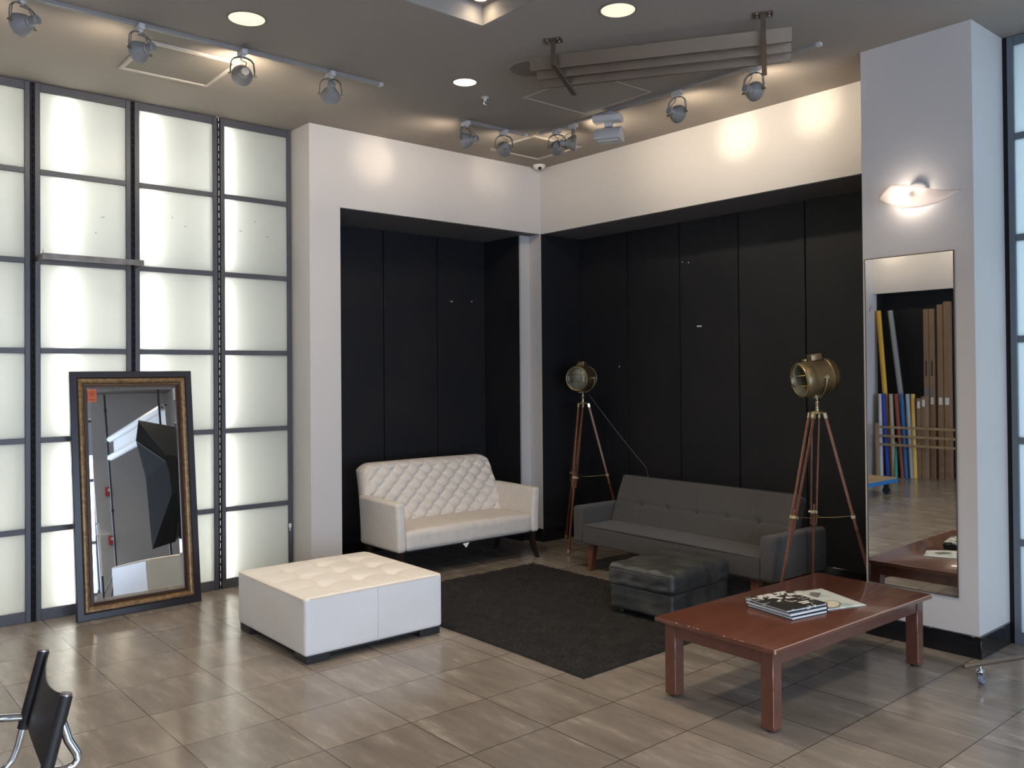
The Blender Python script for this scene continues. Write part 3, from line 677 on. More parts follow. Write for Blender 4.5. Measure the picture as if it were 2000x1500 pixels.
# back: tufted front grid, curved shoulders
NXb, NZb = 150, 74
def back_pt(u_, v_, front=True):
    zb_, zt_ = .33, .918
    # shoulder rounding
    x = .012 + (SW-.030)*u_; xc = (x-SW/2)/(SW/2)
    top = zt_ - .075*max(0,(abs(xc)-.80)/.20)**2.4 - .004*abs(xc)
    z = zb_ + (top-zb_)*v_
    lean = .515 + .20*v_**1.15
    # pull sides inward toward the top
    sh = .050*(max(0,v_-.42)/.58)**.8
    x = SW/2 + (x-SW/2)*(1-sh*abs(xc)**1.0*1.05)
    y = lean
    if front:
        a = u_*9.5 + v_*4.6; b = u_*9.5 - v_*4.6
        da, db = abs(a-round(a)), abs(b-round(b))
        pil = (1-math.exp(-da*6))*(1-math.exp(-db*6)); bt = math.exp(-(da*da+db*db)*34)
        e_ = min(1, min(u_,1-u_)/.05, (1-v_)/.07, (v_+.05)/.12)
        e2 = max(0,min(1, min(u_,1-u_)/.025, (1-v_)/.05))
        y -= .055*(e2**.5) + e_*(.034*pil - .020*bt - .016)
        return (x, y, z)
    e2 = max(0,min(1, min(u_,1-u_)/.03, (1-v_)/.06))
    return (x, y+.06+.045*e2**.5, z)
mb = MB()
for fr_ in (True, False):
    for j in range(NZb+1):
        for i in range(NXb+1): mb.v.append(back_pt(i/NXb, j/NZb, fr_))
off = (NXb+1)*(NZb+1)
for j in range(NZb):
    for i in range(NXb):
        a = j*(NXb+1)+i; mb.f.append((a,a+1,a+NXb+2,a+NXb+1)); mb.f.append((off+a,off+a+NXb+1,off+a+NXb+2,off+a+1))
for i in range(NXb): a = NZb*(NXb+1)+i; mb.f.append((a,a+1,off+a+1,off+a)); mb.f.append((i,off+i,off+i+1,i+1))
for j in range(NZb):
    a = j*(NXb+1); mb.f.append((a,a+NXb+1,off+a+NXb+1,off+a)); a += NXb; mb.f.append((a,off+a,off+a+NXb+1,a+NXb+1))
bk = mb.build('backrest','cream',t,angle=75)
k = 0
for ia in range(0,16):
    for ib in range(-6,12):
        u_ = (ia+ib)/19; v_ = (ia-ib)/9.2
        if .06 < u_ < .94 and .20 < v_ < .90:
            p = back_pt(u_, v_); MB().lathe([(.001,.006),(.006,.005),(.009,0),(.006,-.003)],(p[0],p[1]-.003,p[2]),(0,-1,0.2),n=10).build('button','cream',bk); k += 1
MB().box((AT,.56,ZB),(SW-AT,.66,.42)).build('back_rail','cream',t,bevel=.01)
MB().box((.02,.03,ZB-.008),(SW-.02,.60,ZB+.002)).build('underside','darkfoot',t,smooth=False)
def sabre(x, y, fx, fy):
    m_ = MB(); P = []
    for i in range(9):
        q = i/8; P.append(((x+fx*q**2.4, y+fy*q**2.4, ZB-.004-(ZB-.004)*q), .026-.010*q))
    for (p, r) in P:
        for a, b in ((-1,-1),(1,-1),(1,1),(-1,1)): m_.v.append((p[0]+a*r,p[1]+b*r,p[2]))
    for i in range(8):
        for j in range(4): m_.f.append((i*4+j,i*4+(j+1)%4,(i+1)*4+(j+1)%4,(i+1)*4+j))
    m_.f += [(3,2,1,0),(32,33,34,35)]
    return m_
for x, y, fx, fy in ((.05,.05,-.02,-.055),(SW-.05,.05,.02,-.055),(.05,.55,-.02,.05),(SW-.05,.55,.02,.05)): sabre(x,y,fx,fy).build('leg',mat('dark_walnut',(.030,.016,.012),.3),t)
MB().add([(.66,.008,.232),(.735,.010,.236),(.69,-.004,.196)],[(0,1,2)]).add([(.66,.0095,.232),(.735,.0115,.236),(.69,-.0025,.196)],[(2,1,0)]).build('care_tag','paper',t,smooth=False)

# ------------------------------------------------------------------ charcoal sofa, faces -x (local x to the back, local -y along)
t = thing('sofa','low charcoal grey tweed sofa with square arms and wooden legs','sofa',(-.600,-1.037,0),-.029)
LW, SDp, zb, za, zs = 2.028, .70, .228, .546, .392; at = .108
def sofa_arm():
    return rounded(SDp,at,zb,za,.028,(12,4,8))
for y in (-at, -LW): sofa_arm().xf(Matrix.Translation((0,y,0))).build('arm','greyfab',t,angle=60)
def sd2(p, d):
    x, y, z = p
    if d[2] > .5:
        z += .006*math.sin(PI*min(max(y/(LW-2*at),0),1))**.5
        for q in (.33,.66): z -= .005*math.exp(-((y/(LW-2*at)-q)/.006)**2)
        z -= .003*math.exp(-((x-.22)/.008)**2)
    return (x,y,z)
rounded(.62,LW-2*at,zb,zs,.018,(14,60,4),sd2).xf(Matrix.Translation((.006,-LW+at,0))).build('seat','greyfab',t,angle=60)
MB().tube([(.010,-at-.01,zs-.008),(.004,-LW/2,zs-.004),(.010,-LW+at+.01,zs-.008)],.004,6).build('seat_piping','bluefab',t)
# back cushion: leaning slab with mid seam and a row of buttons
BL = LW-2*at-.01; bn = 6
def bd(p, d):
    x, y, z = p   # x thickness 0..0.15 (0 = front), y along, z 0..0.44
    if d[0] < -.5 or (x < .06):
        zz_ = abs(z-.205); a_ = y/BL*bn; dy = abs(a_-round(a_)); ins = 0 < round(a_) < bn
        x += .010*math.exp(-(zz_/.012)**2)
        x += .005*math.exp(-(dy/.03)**2) * (1 if ins else 0)
        if ins: x += .024*math.exp(-((dy*BL/bn)**2+zz_**2)/.0009)
        x -= .008*math.sin(PI*min(max(z/.44,0),1))
    return (x,y,z)
BH = .455
tilt = Matrix.Translation((.345,-LW+at+.005,.372)) @ Matrix.Rotation(math.radians(22),4,'Y')
bk = rounded(.13,BL,0,BH,.030,(5,90,34),bd).xf(tilt).build('backrest','greyfab',t,angle=60)
pp = [tilt @ Vector(q) for q in [(.008,.012,.02),(.008,.012,BH-.02),(.010,.03,BH-.004),(.010,BL-.03,BH-.004),(.008,BL-.012,BH-.02),(.008,BL-.012,.02)]]
MB().tube(pp,.0035,6).build('back_piping','bluefab',bk)
for i in range(1,bn):
    p = tilt @ Vector((.026,BL*i/bn,.205)); MB().lathe([(.001,.006),(.009,.005),(.013,0),(.009,-.003)],p,tilt.to_3x3() @ Vector((-1,0,0)),n=14).build('button','bluefab',bk)
MB().box((.40,-LW+at,zb),(.66,-at,.36)).build('back_frame','greyfab',t,bevel=.01)
for x, y, fx in ((.075,-.18,-.03),(.075,-LW+.18,-.03),(SDp-.10,-.18,.03),(SDp-.10,-LW+.18,.03)):
    m_ = MB(); r0, r1 = .032, .022
    m_.add([(x+a*r0,y+b*r0,zb+.002) for a,b in ((-1,-1),(1,-1),(1,1),(-1,1))]+[(x+fx+a*r1,y+b*r1,0) for a,b in ((-1,-1),(1,-1),(1,1),(-1,1))],[(0,1,2,3),(7,6,5,4)]+[(i,(i+1)%4,4+(i+1)%4,4+i) for i in range(4)])
    m_.build('leg','teak',t,bevel=.003,seg=1)

# ------------------------------------------------------------------ black leather ottoman
t = thing('leather_footstool','low black leather footstool with thick cushion in front of the grey sofa','ottoman',(-1.408,-2.792,.0),.056)
BW, BD = .712, .562
def crumple(p, d):
    x, y, z = p; n_ = .004*math.sin(x*23+1.3*math.sin(y*17))*math.sin(y*19+2*z*40)+.003*math.sin(x*51+y*37)
    if z > .30: z += n_ + .012*math.sin(PI*min(max(x/BW,0),1))*math.sin(PI*min(max(y/BD,0),1))
    else: x += n_*(1 if d[0] > 0 else -1)*.8; y += n_*(1 if d[1] > 0 else -1)*.8
    return (x,y,z)
rounded(BW,BD,.205,.362,.040,(26,22,8),crumple).build('top_cushion','blackleather',t,angle=70)
rounded(BW-.03,BD-.03,.048,.222,.022,(22,18,6),crumple).xf(Matrix.Translation((.015,.015,0))).build('base_box','blackleather',t,angle=70)
MB().tube([(.02,.02,.336),(BW-.02,.02,.336)],.004,6).tube([(.004,.03,.336),(.004,BD-.03,.336)],.004,6).tube([(BW-.004,.03,.336),(BW-.004,BD-.03,.336)],.004,6).build('piping','slingleather',t)
for x in (.05,BW-.05):
    for y in (.06,BD-.10):
        w_ = MB().lathe([(.018,-.010),(.018,.010)],(x,y,.0385),(1,0,0),18).build('caster_wheel','chrome',t)
        MB().box((x-.013,y-.012,.040),(x+.013,y+.012,.058)).build('caster_fork','chrome',w_,bevel=.002,seg=1)

# ------------------------------------------------------------------ coffee table
t = thing('coffee_table','low rectangular cherry wood coffee table with square legs and chipped edges','table',(-2.407,-4.198,0),-.026)
TW, TD, TZ = 1.556, .735, .412
MB().box((0,0,TZ-.024),(TW,TD,TZ)).build('tabletop','cherry',t,bevel=.0025,seg=2)
I, LG = .037, .070
b = MB(); az0, az1 = .315, TZ-.024
for a0, a1 in (((I+.006,I+LG),(I+.028,TD-I-LG)),((TW-I-.028,I+LG),(TW-I-.006,TD-I-LG)),((I+LG,I+.006),(TW-I-LG,I+.028)),((I+LG,TD-I-.028),(TW-I-LG,TD-I-.006))):
    MB().box((*a0,az0),(*a1,az1)).build('apron','cherry',t,bevel=.0015,seg=1)
for x in (I, TW-I-LG):
    for y in (I, TD-I-LG):
        lg = MB().box((x,y,.012),(x+LG,y+LG,az1)).build('leg','cherry',t,bevel=.003,seg=1)
        MB().lathe([(.022,0),(.022,.013)],(x+LG/2,y+LG/2,0),n=20).build('foot_glide','darkfoot',lg)
# chipped edges: bare wood slivers along the rim
wr_ = MB(); random.seed(3)
for k in range(18):
    q = random.random(); l = random.uniform(.004,.016); zt_ = TZ-.0005
    if k % 2: x = .02+q*(TW-.06); wr_.obox((x,-.0002,zt_),(l/2,0,0),(0,.0012,0),(0,0,.0014))
    else: y = .02+q*(TD-.06); wr_.obox((-.0002,y,zt_),(.0012,0,0),(0,l/2,0),(0,0,.0014))
wr_.box((-.001,-.001,TZ-.020),(.007,.006,TZ+.0003)); wr_.box((TW-.008,-.001,TZ-.012),(TW+.001,.006,TZ+.0004))
wr_.box((0,-.0006,TZ-.003),(TW,.0012,TZ+.0002))
for (x,y) in ((I,I),(TW-I-LG,I),(I,TD-I-LG)): wr_.box((x-.0006,y-.0006,.03),(x+.0010,y+.0010,.20))
wr_.build('worn_edge','wear',t,smooth=False)

# books and magazine
COVER = book_cover_mat()
def book(loc, rz, w_, d_, h_, label, cover):
    o = thing('book', label, 'book', loc, rz, None)
    MB().box((.004,.004,.0028),(w_-.006,d_-.004,h_-.0028)).build('pages','pages',o,smooth=False)
    c_ = MB().box((0,0,0),(w_,d_,.0028)).box((0,0,h_-.0028),(w_,d_,h_)).box((w_-.004,0,.0028),(w_,d_,h_-.0028)).build('cover',cover,o,smooth=False)
    return o, c_
BZ = TZ+.0005; rb = -.19
book((-1.917,-3.990,BZ),rb,.268,.322,.0165,'black hardcover book at the bottom of the stack on the coffee table','cover')
book((-1.925,-3.984,BZ+.017),rb+.01,.285,.318,.0185,'white-paged middle book of the stack on the coffee table','cover')
bk_, cv = book((-1.930,-3.966,BZ+.036),rb-.02,.300,.300,.0125,'black and white illustrated book on top of the stack on the coffee table',COVER)
b = MB(); z_ = .0128
for r_ in range(2):
    x = .175
    for wd in ((.012,.010,.014,.012,.011) if r_ == 0 else (.010,.013,.012,.010)):
        b.box((x,.075-.024*r_,z_-.0004),(x+wd,.092-.024*r_,z_)); x += wd+.003
b.box((.235,.118,z_-.0004),(.285,.122,z_)); b.build('cover_title','paper',bk_,smooth=False)
t = thing('magazine','open pale green magazine with a round picture beside the book stack','magazine',(-1.616,-4.020,BZ),0)
c0, c1, c2, c3 = Vector((-.012,.010,0)), Vector((.255,-.085,0)), Vector((.405,.270,0)), Vector((.205,.335,0))
mg = MB(); n_ = 16
for j in range(n_+1):
    for i in range(n_+1):
        u_, v_ = i/n_, j/n_; p = (c0*(1-u_)+c1*u_)*(1-v_)+(c3*(1-u_)+c2*u_)*v_
        z = .004+.007*math.sin(PI*v_)*(1-u_)*.8+.006*math.exp(-((u_-.15)/.12)**2)*v_; mg.v.append((p.x,p.y,z))
for j in range(n_):
    for i in range(n_): a = j*(n_+1)+i; mg.f.append((a,a+1,a+n_+2,a+n_+1))
pg = mg.build('page','magpaper',t); md = pg.modifiers.new('solid','SOLIDIFY'); md.thickness = .0035; md.offset = -1
def flat_ell(cx, cy, rx, ry, a, z, m_, nm, r0=0):
    b = MB(); n = 40; ca, sa = math.cos(a), math.sin(a)
    for k in range(n):
        an = 2*PI*k/n; x, y = rx*math.cos(an), ry*math.sin(an); b.v.append((cx+ca*x-sa*y, cy+sa*x+ca*y, z))
    for k in range(n):
        an = 2*PI*k/n; x, y = rx*.88*math.cos(an), ry*.88*math.sin(an); b.v.append((cx+ca*x-sa*y, cy+sa*x+ca*y, z+.0001))
    b.f = [(k,(k+1)%n,n+(k+1)%n,n+k) for k in range(n)]
    if not r0: b.f.append(tuple(n+k for k in range(n)))
    return b.build(nm, m_, pg, smooth=False)
flat_ell(.10,.035,.085,.045,.35,.0125,'magdark','picture_outline',1); flat_ell(.10,.035,.074,.038,.35,.0124,'magcream','round_picture')
MB().obox((.225,.21,.0095),(.05,.02,0),(-.012,.025,0),(0,0,.0004)).build('printed_picture','magdark',pg,smooth=False)

# ------------------------------------------------------------------ tripod searchlight lamps
def tripod_lamp(hub, feet, face, label, side):
    hx, hy, hz = hub
    t = thing('tripod_lamp', label, 'floor lamp', (hx,hy,0), 0, None)
    hb = Vector((0,0,hz))
    MB().lathe([(.052,-.012),(.055,-.006),(.052,.002),(.020,.010)],hb,n=6).build('hub_plate','brasslight',t)
    MB().lathe([(.016,0),(.016,.020),(.012,.024),(.012,.055),(.014,.058),(.014,.075),(.006,.080),(.006,.095)],hb,n=20).build('stem','brasslight',t)
    br = []
    for k, f in enumerate(feet):
        f = Vector((f[0]-hx, f[1]-hy, 0)); h_ = f.normalized(); s_ = Vector((-h_.y,h_.x,0))
        top = hb + h_*.050 + Vector((0,0,-.010)); foot = f
        leg = thing_part('tripod_leg', t)
        d_ = (foot-top); ln = d_.length; d_.normalize()
        mid = top + d_*ln*.56; jo = top + d_*ln*.50; end = foot - d_*.02
        for q in (-1,1):
            MB().bar(top+s_*q*.024+d_*.02, mid+s_*q*.018, .011,.020, up=h_).build('upper_rod','teaklight' if q < 0 else 'teak', leg, bevel=.002, seg=1)
            MB().bar(top+s_*q*.024-d_*.006, top+s_*q*.024+d_*.035, .016,.024, up=h_).build('brass_ferrule','brasslight',leg, bevel=.002, seg=1)
        MB().bar(top+d_*ln*.46, foot-d_*.03, .018,.022, up=h_).build('lower_rod','teak',leg,bevel=.002,seg=1)
        MB().bar(jo-d_*.012, jo+d_*.012, .050,.030, up=h_).build('clamp','brasslight',leg,bevel=.002,seg=1)
        MB().bar(mid-d_*.010, mid+d_*.008, .046,.026, up=h_).build('lower_clamp','teak',leg,bevel=.002,seg=1)
        MB().lathe([(.011,0),(.011,.012)],jo,s_,10).xf(Matrix.Translation(s_*.025)).build('clamp_knob','brasslight',leg)
        MB().bar(foot-d_*.045, foot-d_*.012, .022,.026, up=h_).lathe([(.004,0),(.009,.012),(.009,.022)],foot,(0,0,1),12).build('foot_spike','brasslight',leg,bevel=.001,seg=1)
        br.append(jo - h_*.018)
    cc = sum(br, Vector())/3; ch = MB()
    for p in br: ch.tube([p, (p+cc)/2+Vector((0,0,-.012)), cc+Vector((0,0,-.016))], .0028, 6)
    ch.torus(cc+Vector((0,0,-.016)),(0,0,1),.010,.002,14,6).build('spreader_chain','brass',t)
    # head
    fv = Vector(face).normalized(); hc = hb + Vector((0,0,.243)); s_ = Vector((-fv.y,fv.x,0)).normalized(); up = fv.cross(s_)
    if up.z < 0: up = -up
    yk = MB(); n = 20
    pts = []
    for i in range(n+1):
        a = PI*i/n; pts.append(hc + s_*.132*math.cos(a) + Vector((0,0,-.140*math.sin(a)**.85 - (.0 if 0 < i < n else 0))))
    for i in range(n): yk.bar(pts[i], pts[i+1]+(pts[i+1]-pts[i])*.08, .004, .022, up=(pts[i]-hc)) if False else yk.tube([pts[i],pts[i+1]],.006,8)
    yk.build('yoke','brass',t)
    for e_ in (-1,1): MB().lathe([(.014,.118*e_),(.014,.142*e_)],hc,s_,14).build('pivot_screw','brasslight',t)
    MB().lathe([(.118,.128),(.122,.128),(.124,.120),(.124,.070),(.121,.066),(.119,.060),(.119,-.060),(.123,-.064),(.123,-.072),(.119,-.076),(.116,-.100),(.098,-.128),(.060,-.146),(.001,-.150)],hc,fv,40,cap=False).build('drum','brass',t)
    MB().lathe([(.118,.128),(.104,.128),(.100,.116),(.100,.06),(.085,.0),(.05,-.05),(.001,-.06)],hc,fv,40,cap=False).build('reflector','oldsilver',t)
    MB().lathe([(.001,.096),(.10,.096),(.10,.099),(.001,.100)],hc,fv,40,cap=False).build('glass_lens',LENS,t)
    MB().torus(hc+fv*.130,fv,.112,.009,40,8).build('front_ring','brass',t)
    MB().lathe([(.012,-.03),(.012,0),(.020,.02),(.028,.045),(.020,.072),(.001,.080)],hc+fv*-.02+up*-.0,up,18).build('light_bulb','ceramic',t)
    g = MB()
    for o_ in (-.036,.036):
        e = math.sqrt(.112**2-o_**2)
        g.tube([hc+fv*.132+up*o_-s_*e, hc+fv*.165+up*o_-s_*e*.62, hc+fv*.165+up*o_+s_*e*.62, hc+fv*.132+up*o_+s_*e],.0034,6)
    g.tube([hc+fv*.132-up*.112, hc+fv*.168-up*.07, hc+fv*.168+up*.07, hc+fv*.132+up*.112],.0034,6)
    g.build('wire_guard','brass',t)
    MB().obox(hc+up*.140+fv*-.005, fv*.040, s_*.034, up*.022).build('top_vent_box','brass',t,bevel=.003)
    MB().obox(hc-up*.132+fv*.02, fv*.028, s_*.024, up*.014).build('bottom_vent_box','brass',t,bevel=.003)
    MB().lathe([(.008,-.02),(.008,.02)],hc+up*.132+fv*.075,s_,10).build('latch','brasslight',t)
    return t, hb
def thing_part(name, parent):
    o = bpy.data.objects.new(name, None); col.objects.link(o); o.parent = parent; return o
LENS = bpy.data.materials.new('lens_glass'); LENS.use_nodes = True
nt = LENS.node_tree; nt.nodes.remove(nt.nodes['Principled BSDF']); tr = nt.nodes.new('ShaderNodeBsdfTransparent'); tr.inputs[0].default_value = (.85,.86,.78,1)
gl = nt.nodes.new('ShaderNodeBsdfGlossy'); gl.inputs['Roughness'].default_value = .08; mx = nt.nodes.new('ShaderNodeMixShader'); mx.inputs[0].default_value = .16
nt.links.new(tr.outputs[0], mx.inputs[1]); nt.links.new(gl.outputs[0], mx.inputs[2]); nt.links.new(mx.outputs[0], nt.nodes['Material Output'].inputs[0])
tripod_lamp((.129,-.457,1.413), [(-.244,-.617),(.46,-.705),(.28,-.04)], (-.95,-.30,-.02), 'brass searchlight lamp on wooden tripod in the corner, left of the grey sofa', -1)
tripod_lamp((-.400,-3.27,1.420), [(-.800,-3.17),(-.235,-3.115),(-.215,-3.625)], (-.86,.50,-.17), 'brass searchlight lamp on wooden tripod between the grey sofa and the pier', 1)
tag(MB().tube([(.17,-.49,1.50),(.20,-.66,1.31),(.235,-.88,1.07),(.275,-1.13,.82),(.36,-1.18,.45),(.45,-1.15,.012),(.50,-.9,.006)],.0022,6).build('power_cord','greycord'),'thin cable running from the corner tripod lamp down behind the grey sofa','cable')

# ------------------------------------------------------------------ chrome sling chair (bottom left, mostly out of frame)
t = thing('sling_chair','chrome tube armchair with black leather sling back at the bottom left','chair',(-5.320,-3.588,0))
t.rotation_euler = (0,0,-.0955)
yn, yf = -.24, .235
tx = .030
LEAN = .25
def ux(z): return tx+(z-.822)*LEAN
mb = MB(); nn = 24
for k in (0,1):
    for j in range(13):
        for i in range(nn+1):
            u_ = i/nn; v_ = j/12; y = yn+(yf-yn)*u_; sag = math.sin(PI*u_)
            z = .595+.225*v_ - (.028*sag*(v_-.5)*2 if v_ > .5 else 0) + (.035*sag*(1-v_*2) if v_ < .5 else 0)
            mb.v.append((ux(z)+.011-.022*sag+k*.0035,y,z))
o_ = 13*(nn+1)
for j in range(12):
    for i in range(nn): a = j*(nn+1)+i; mb.f.append((a,a+nn+1,a+nn+2,a+1)); mb.f.append((o_+a,o_+a+1,o_+a+nn+2,o_+a+nn+1))
for i in range(nn): a = 12*(nn+1)+i; mb.f.append((a,o_+a,o_+a+1,a+1)); mb.f.append((i,i+1,o_+i+1,o_+i))
sl = mb.build('sling_back','slingleather',t,angle=60)
for y in (yn, yf):
    MB().tube([(ux(.590),y,.590),(ux(.822),y,.822)],.0175,20).build('leather_sleeve','slingleather',sl)
    up_ = MB().tube([(ux(.56),y,.56),(ux(.826),y,.826)],.0125,20).build('upright','chrome',t)
    MB().lathe([(.001,0),(.0145,0),(.0145,.003),(.001,.0035)],(ux(.8265),y,.8265),(LEAN,0,1),20).build('end_cap','worn',up_)
    arm = [(ux(.745)+.010,y,.750),(ux(.70)+.035,y,.70),(ux(.66)+.066,y,.660),(ux(.64)+.076,y,.640),(ux(.625)+.070,y,.626),(ux(.62)+.045,y,.620),(ux(.62),y,.624),(-.12,y,.640),(-.30,y,.652),(-.46,y,.655),(-.50,y,.640),(-.515,y,.61),(-.515,y,.05),(-.505,y,.02),(-.48,y,.0125),(-.05,y,.0125)]
    MB().tube(arm,.0125,12).build('side_frame','chrome',t)
    low = [(ux(.60),y,.60),(ux(.54),y,.54),(ux(.50)-.004,y,.50),(ux(.48)-.018,y,.478),(ux(.47)-.045,y,.466),(-.50,y,.450)]
    MB().tube(low,.0115,12).build('seat_rail','chrome',t)
    MB().box((-.42,y-.022,.668),(-.15,y+.022,.688)).build('arm_pad',mat('brown_arm_pad',(.10,.05,.03),.5),t,bevel=.006)
    MB().lathe([(.0125,0),(.0125,yf-yn)],(-.05 if y == yn else -.48,yn,.0125),(0,1,0),14).build('base_rail','chrome',t)
st_ = MB()
for k in (0,1):
    for j in range(13):
        for i in range(13):
            u_, v_ = i/12, j/12; st_.v.append((-.48+.40*v_, yn+(yf-yn)*u_, .462-.03*math.sin(PI*u_)-k*.004))
for j in range(12):
    for i in range(12): a = j*13+i; st_.f.append((a,a+1,a+14,a+13)); st_.f.append((169+a,169+a+13,169+a+14,169+a+1))
st_.build('sling_seat','slingleather',t)

# ------------------------------------------------------------------ rolling garment rack (its caster shows at the right)
t = thing('rolling_rack','thin steel base rail of a rolling rack with grey caster, right edge','rack',(-.965,-4.537,0))
dv = Vector((.416,-.159,0)).normalized(); c_ = Vector((0,0,0))
MB().bar(dv*-.12+Vector((0,0,.112)), dv*1.15+Vector((0,0,.112)), .028, .020).build('base_rail','brushed',t,bevel=.004)
for q in (0, 1.05):
    p = dv*q
    fk = MB().lathe([(.008,.070),(.008,.104)],p,n=12).bar(p+Vector((-.010,.016,.072)),p+Vector((.030,.016,.030)),.003,.026).bar(p+Vector((-.010,-.016,.072)),p+Vector((.030,-.016,.030)),.003,.026).lathe([(.020,.068),(.020,.078)],p,n=16).build('caster_fork','chrome',t)
    MB().lathe([(.018,-.013),(.028,-.013),(.031,-.008),(.031,.008),(.028,.013),(.018,.013)],p+Vector((.018,0,.031)),(0,1,0),24).build('caster_wheel','rubber',t)
    MB().bar(p+Vector((-.045,.0,.075)),p+Vector((-.008,0,.082)),.014,.006).build('brake_lever','chrome',t)
for q in (.92,):
    MB().tube([dv*q+Vector((0,0,.12)), dv*q+Vector((0,0,1.6))],.012,12).build('upright_post','brushed',t)

# ------------------------------------------------------------------ things seen only in the tall wall mirror
def lean_roll(y0, y1, z1, r, m_, label, xo=0, z0=0, name='backdrop_roll', cat='paper roll'):
    o = MB().tube([(XL+.03+xo,y0,z0),(XL-.07+xo,y1,z1)], r, 20).build(name, m_); return tag(o, label, cat)
GR = 'backdrop rolls leaning against the opposite wall'
RC = {k: mat('roll_'+k, c_, .6) for k, c_ in dict(yellow=(.75,.42,.05),grey=(.36,.37,.36),white=(.72,.70,.74),blue=(.02,.06,.42),tan=(.52,.44,.33),red=(.33,.08,.05),midblue=(.03,.15,.38),silver=(.45,.48,.53),gold=(.75,.50,.14),green=(.06,.30,.23)).items()}
lean_roll(.20,.435,2.70,.038,RC['yellow'],'tall yellow paper roll leaning on the black recess, reflected in the wall mirror')
lean_roll(-.06,.30,2.70,.042,RC['grey'],'tall grey paper roll leaning beside the tall yellow one in the reflection',-.13)
for y0, y1, k, lab in ((.31,.36,'white','short white paper roll at the left end of the reflected rack'),(.20,.31,'blue','short bright blue paper roll beside the white one in the reflection'),(.10,.185,'tan','short cream paper roll between the blue and the red one in the reflection'),
    (-.04,.10,'red','short brick red paper roll in the reflected rack'),(-.10,.01,'midblue','short mid blue paper roll right of the red one in the reflection'),(-.19,-.085,'silver','short silver grey paper roll in the reflected rack'),(-.235,-.17,'gold','short pale yellow paper roll next to the cardboard boxes in the reflection')):
    lean_roll(y0,y1,1.33,.032,RC[k],lab,.12)
lean_roll(.06,.10,.55,.030,RC['green'],'short green paper roll low between the cream and red rolls in the reflection',.15)
def carton(y, wd, h_, label, xo=0, stick=True):
    o = thing('cardboard_box', label, 'cardboard box', (XL-.08+xo,y,0))
    MB().box((-.05,-wd/2,0),(.05,wd/2,h_)).build('carton','cardboard',o,bevel=.003,seg=1)
    if stick: MB().box((.0505,-wd/2+.015,min(h_,1.33)-.16),(.0515,wd/2-.015,min(h_,1.33)-.05)).build('shipping_label','paper',o,smooth=False)
    return o
carton(-.285,.070,1.27,'short cardboard box right of the pale yellow roll in the reflection',.14)
carton(-.362,.070,1.30,'short cardboard box in front of the tall cartons in the reflection',.14)
c1 = carton(-.350,.078,2.68,'tall narrow carton with a dark cutout, left of its twin in the reflection'); c2 = carton(-.438,.078,2.68,'tall narrow carton with a white dot above its dark cutout in the reflection')
for c_ in (c1, c2):
    MB().box((.0505,-.012,1.62),(.0515,.012,1.86)).build('cutout','cover',c_,smooth=False); MB().box((.0505,-.028,1.24),(.0513,.028,1.44)).build('photo_label','magdark',c_,smooth=False)
carton(-.565,.085,2.74,'tall plain carton third from the left in the reflection'); carton(-.665,.09,2.78,'tall carton with faded red print at the right of the reflection')
t = thing('roll_rack','rack of three thin wooden rails across the paper rolls in the reflection','rack',(XL+.24,0,0))
for z in (.52,.66,.80): MB().box((-.01,-1.6,z-.018),(.01,.34,z+.018)).build('rail','plywood',t,smooth=False)
for y in (.33,-1.58): MB().box((-.02,y-.02,0),(.02,y+.02,.86)).build('post','plywood',t,smooth=False)
t = thing('platform_cart','blue platform cart with a plywood deck in the wall mirror reflection','cart',(-6.52,-.49,0))
MB().box((-.53,-.31,.205),(.53,.31,.222)).build('deck','plywood',t); MB().box((-.54,-.32,.150),(.54,.32,.2045)).build('frame','bluepaint',t,bevel=.004,seg=1)
for x in (-.36,.36):
    for y in (-.24,.24):
        fk = MB().box((x-.02,y-.03,.09),(x+.02,y+.03,.1495)).build('caster_fork','blackmetal',t); MB().lathe([(.05,-.018),(.05,.018)],(x,y,.05),(1,0,0),22).build('wheel','blackmetal',fk)

# ------------------------------------------------------------------ things seen only in the leaning floor mirror
def light_stand(x, y, h_, label):
    o = thing('light_stand', label, 'light stand', (x,y,0))
    MB().tube([(0,0,.12),(0,0,h_)],.016,10).build('pole','blackmetal',o)
    for k in range(3):
        a = 2*PI*k/3+.5; MB().tube([(0,0,.55),(.42*math.cos(a),.42*math.sin(a),.012)],.009,8).build('leg','blackmetal',o)
    MB().lathe([(.028,h_*.42),(.028,h_*.42+.05)]).lathe([(.026,h_-.30),(.026,h_-.26)]).build('collar','blackmetal',o); return o
light_stand(-1.58,-8.72,3.5,'black stand holding the far end of the white roll in the floor mirror')
light_stand(-1.62,-5.92,3.3,'black stand with clamp holding the near end of the white roll')
t = thing('backdrop_paper','white backdrop paper roll hung between two black stands in the floor mirror','paper backdrop',(-1.55,-7.35,0))
MB().tube([(0,-1.33,2.71),(0,1.36,2.71)],.050,20).build('upper_roll','paper',t)
MB().tube([(.0,-1.36,2.40),(.0,1.33,2.40)],.055,20).build('lower_roll','paper',t)
MB().box((.048,-1.32,2.40),(.052,1.32,2.72)).build('hanging_sheet','paper',t,smooth=False)
MB().tube([(0,-1.52,2.71),(0,1.50,2.71)],.016,10).build('crossbar','blackmetal',t)
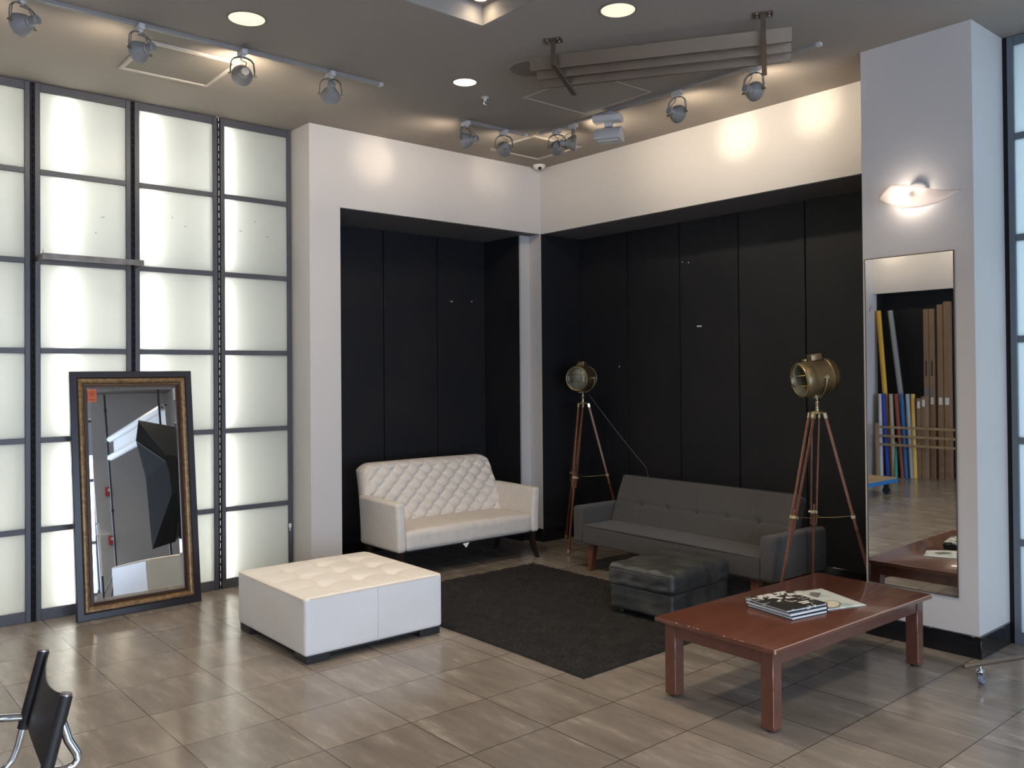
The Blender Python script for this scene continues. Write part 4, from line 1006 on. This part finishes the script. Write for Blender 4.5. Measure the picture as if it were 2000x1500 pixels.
# softbox
t = thing('softbox','big black softbox on a stand, seen in the leaning floor mirror','softbox',(-1.55,-5.78,0))
MB().tube([(0,.2,.1),(0,.2,1.5)],.016,10).build('pole','blackmetal',t)
for k in range(3):
    a = 2*PI*k/3; MB().tube([(0,.2,.5),(.35*math.cos(a),.2+.35*math.sin(a),.012)],.010,8).build('leg','blackmetal',t)
b = MB(); rim = [(-.47,-.02,2.20),(-.42,.0,2.49),(.20,.0,2.34),(.34,.0,1.95),(.30,.0,1.10),(-.05,.0,.72),(-.37,.0,.66),(-.38,.0,1.66)]
inn = [(x*.45-.02,.42,1.65+(z-1.65)*.30) for x, y, z in rim]; n = len(rim)
b.add(rim+inn,[tuple(range(n)),tuple(reversed(range(n,2*n)))]+[(i,(i+1)%n,n+(i+1)%n,n+i) for i in range(n)]); b.build('cloth_hood','softboxcloth',t,smooth=False)
rb_ = MB()
for p, q in zip(rim, inn): rb_.tube([p,q],.006,6)
rb_.build('ribs','blackmetal',t)

# rack with hangers
t = thing('hanger_rack','slim white rolling rack with plastic hangers in the floor mirror','rack',(-2.25,-7.05,0))
MB().tube([(0,0,.42),(0,0,1.20)],.011,10).tube([(-.16,-.75,.42),(-.16,-.75,1.20)],.011,10).build('white_post','ceramic',t)
MB().tube([(0,0,.04),(0,0,.42)],.015,10).tube([(-.16,-.75,.04),(-.16,-.75,.42)],.015,10).build('black_post','blackmetal',t)
MB().tube([(0,0,1.20),(-.16,-.75,1.20)],.012,10).build('top_rail','blackmetal',t); MB().bar((-.25,0,.03),(.22,0,.03),.03,.02).bar((-.40,-.75,.03),(.08,-.75,.03),.03,.02).build('base_bar','blackmetal',t)
hg = MB().tube([(-.20,0,-.16),(0,0,-.05),(.20,0,-.16)],.006,8,closed=True).tube([(0,0,-.05),(0,0,-.01),(.015,0,.012),(0,0,.026),(-.012,0,.014)],.003,6)
for k in range(5):
    o = hg.build('clothes_hanger','ceramic') if k == 0 else o0.copy()
    if k == 0: o0 = o
    else: col.objects.link(o)
    o.location = (-2.265-.016*k,-7.14-.09*k,1.185); tag(o,'white plastic clothes hanger on the slim mirrored rack, '+('nearest its white post','second from the white post','third from the white post','fourth from the white post','farthest from the white post')[k],'hanger','hangers on the slim rack')
for z, lab in ((1.96,'upper red alarm box on the rear wall in the floor mirror'),(1.08,'lower red alarm box on the rear wall in the floor mirror')):
    o = thing('alarm_box',lab,'alarm box',(-1.27,YB,z)); MB().box((-.05,.0005,-.08),(.05,.05,.08)).build('case','red',o,bevel=.006); MB().box((-.025,.0505,.0),(.025,.056,.05)).build('strobe','ceramic',o)
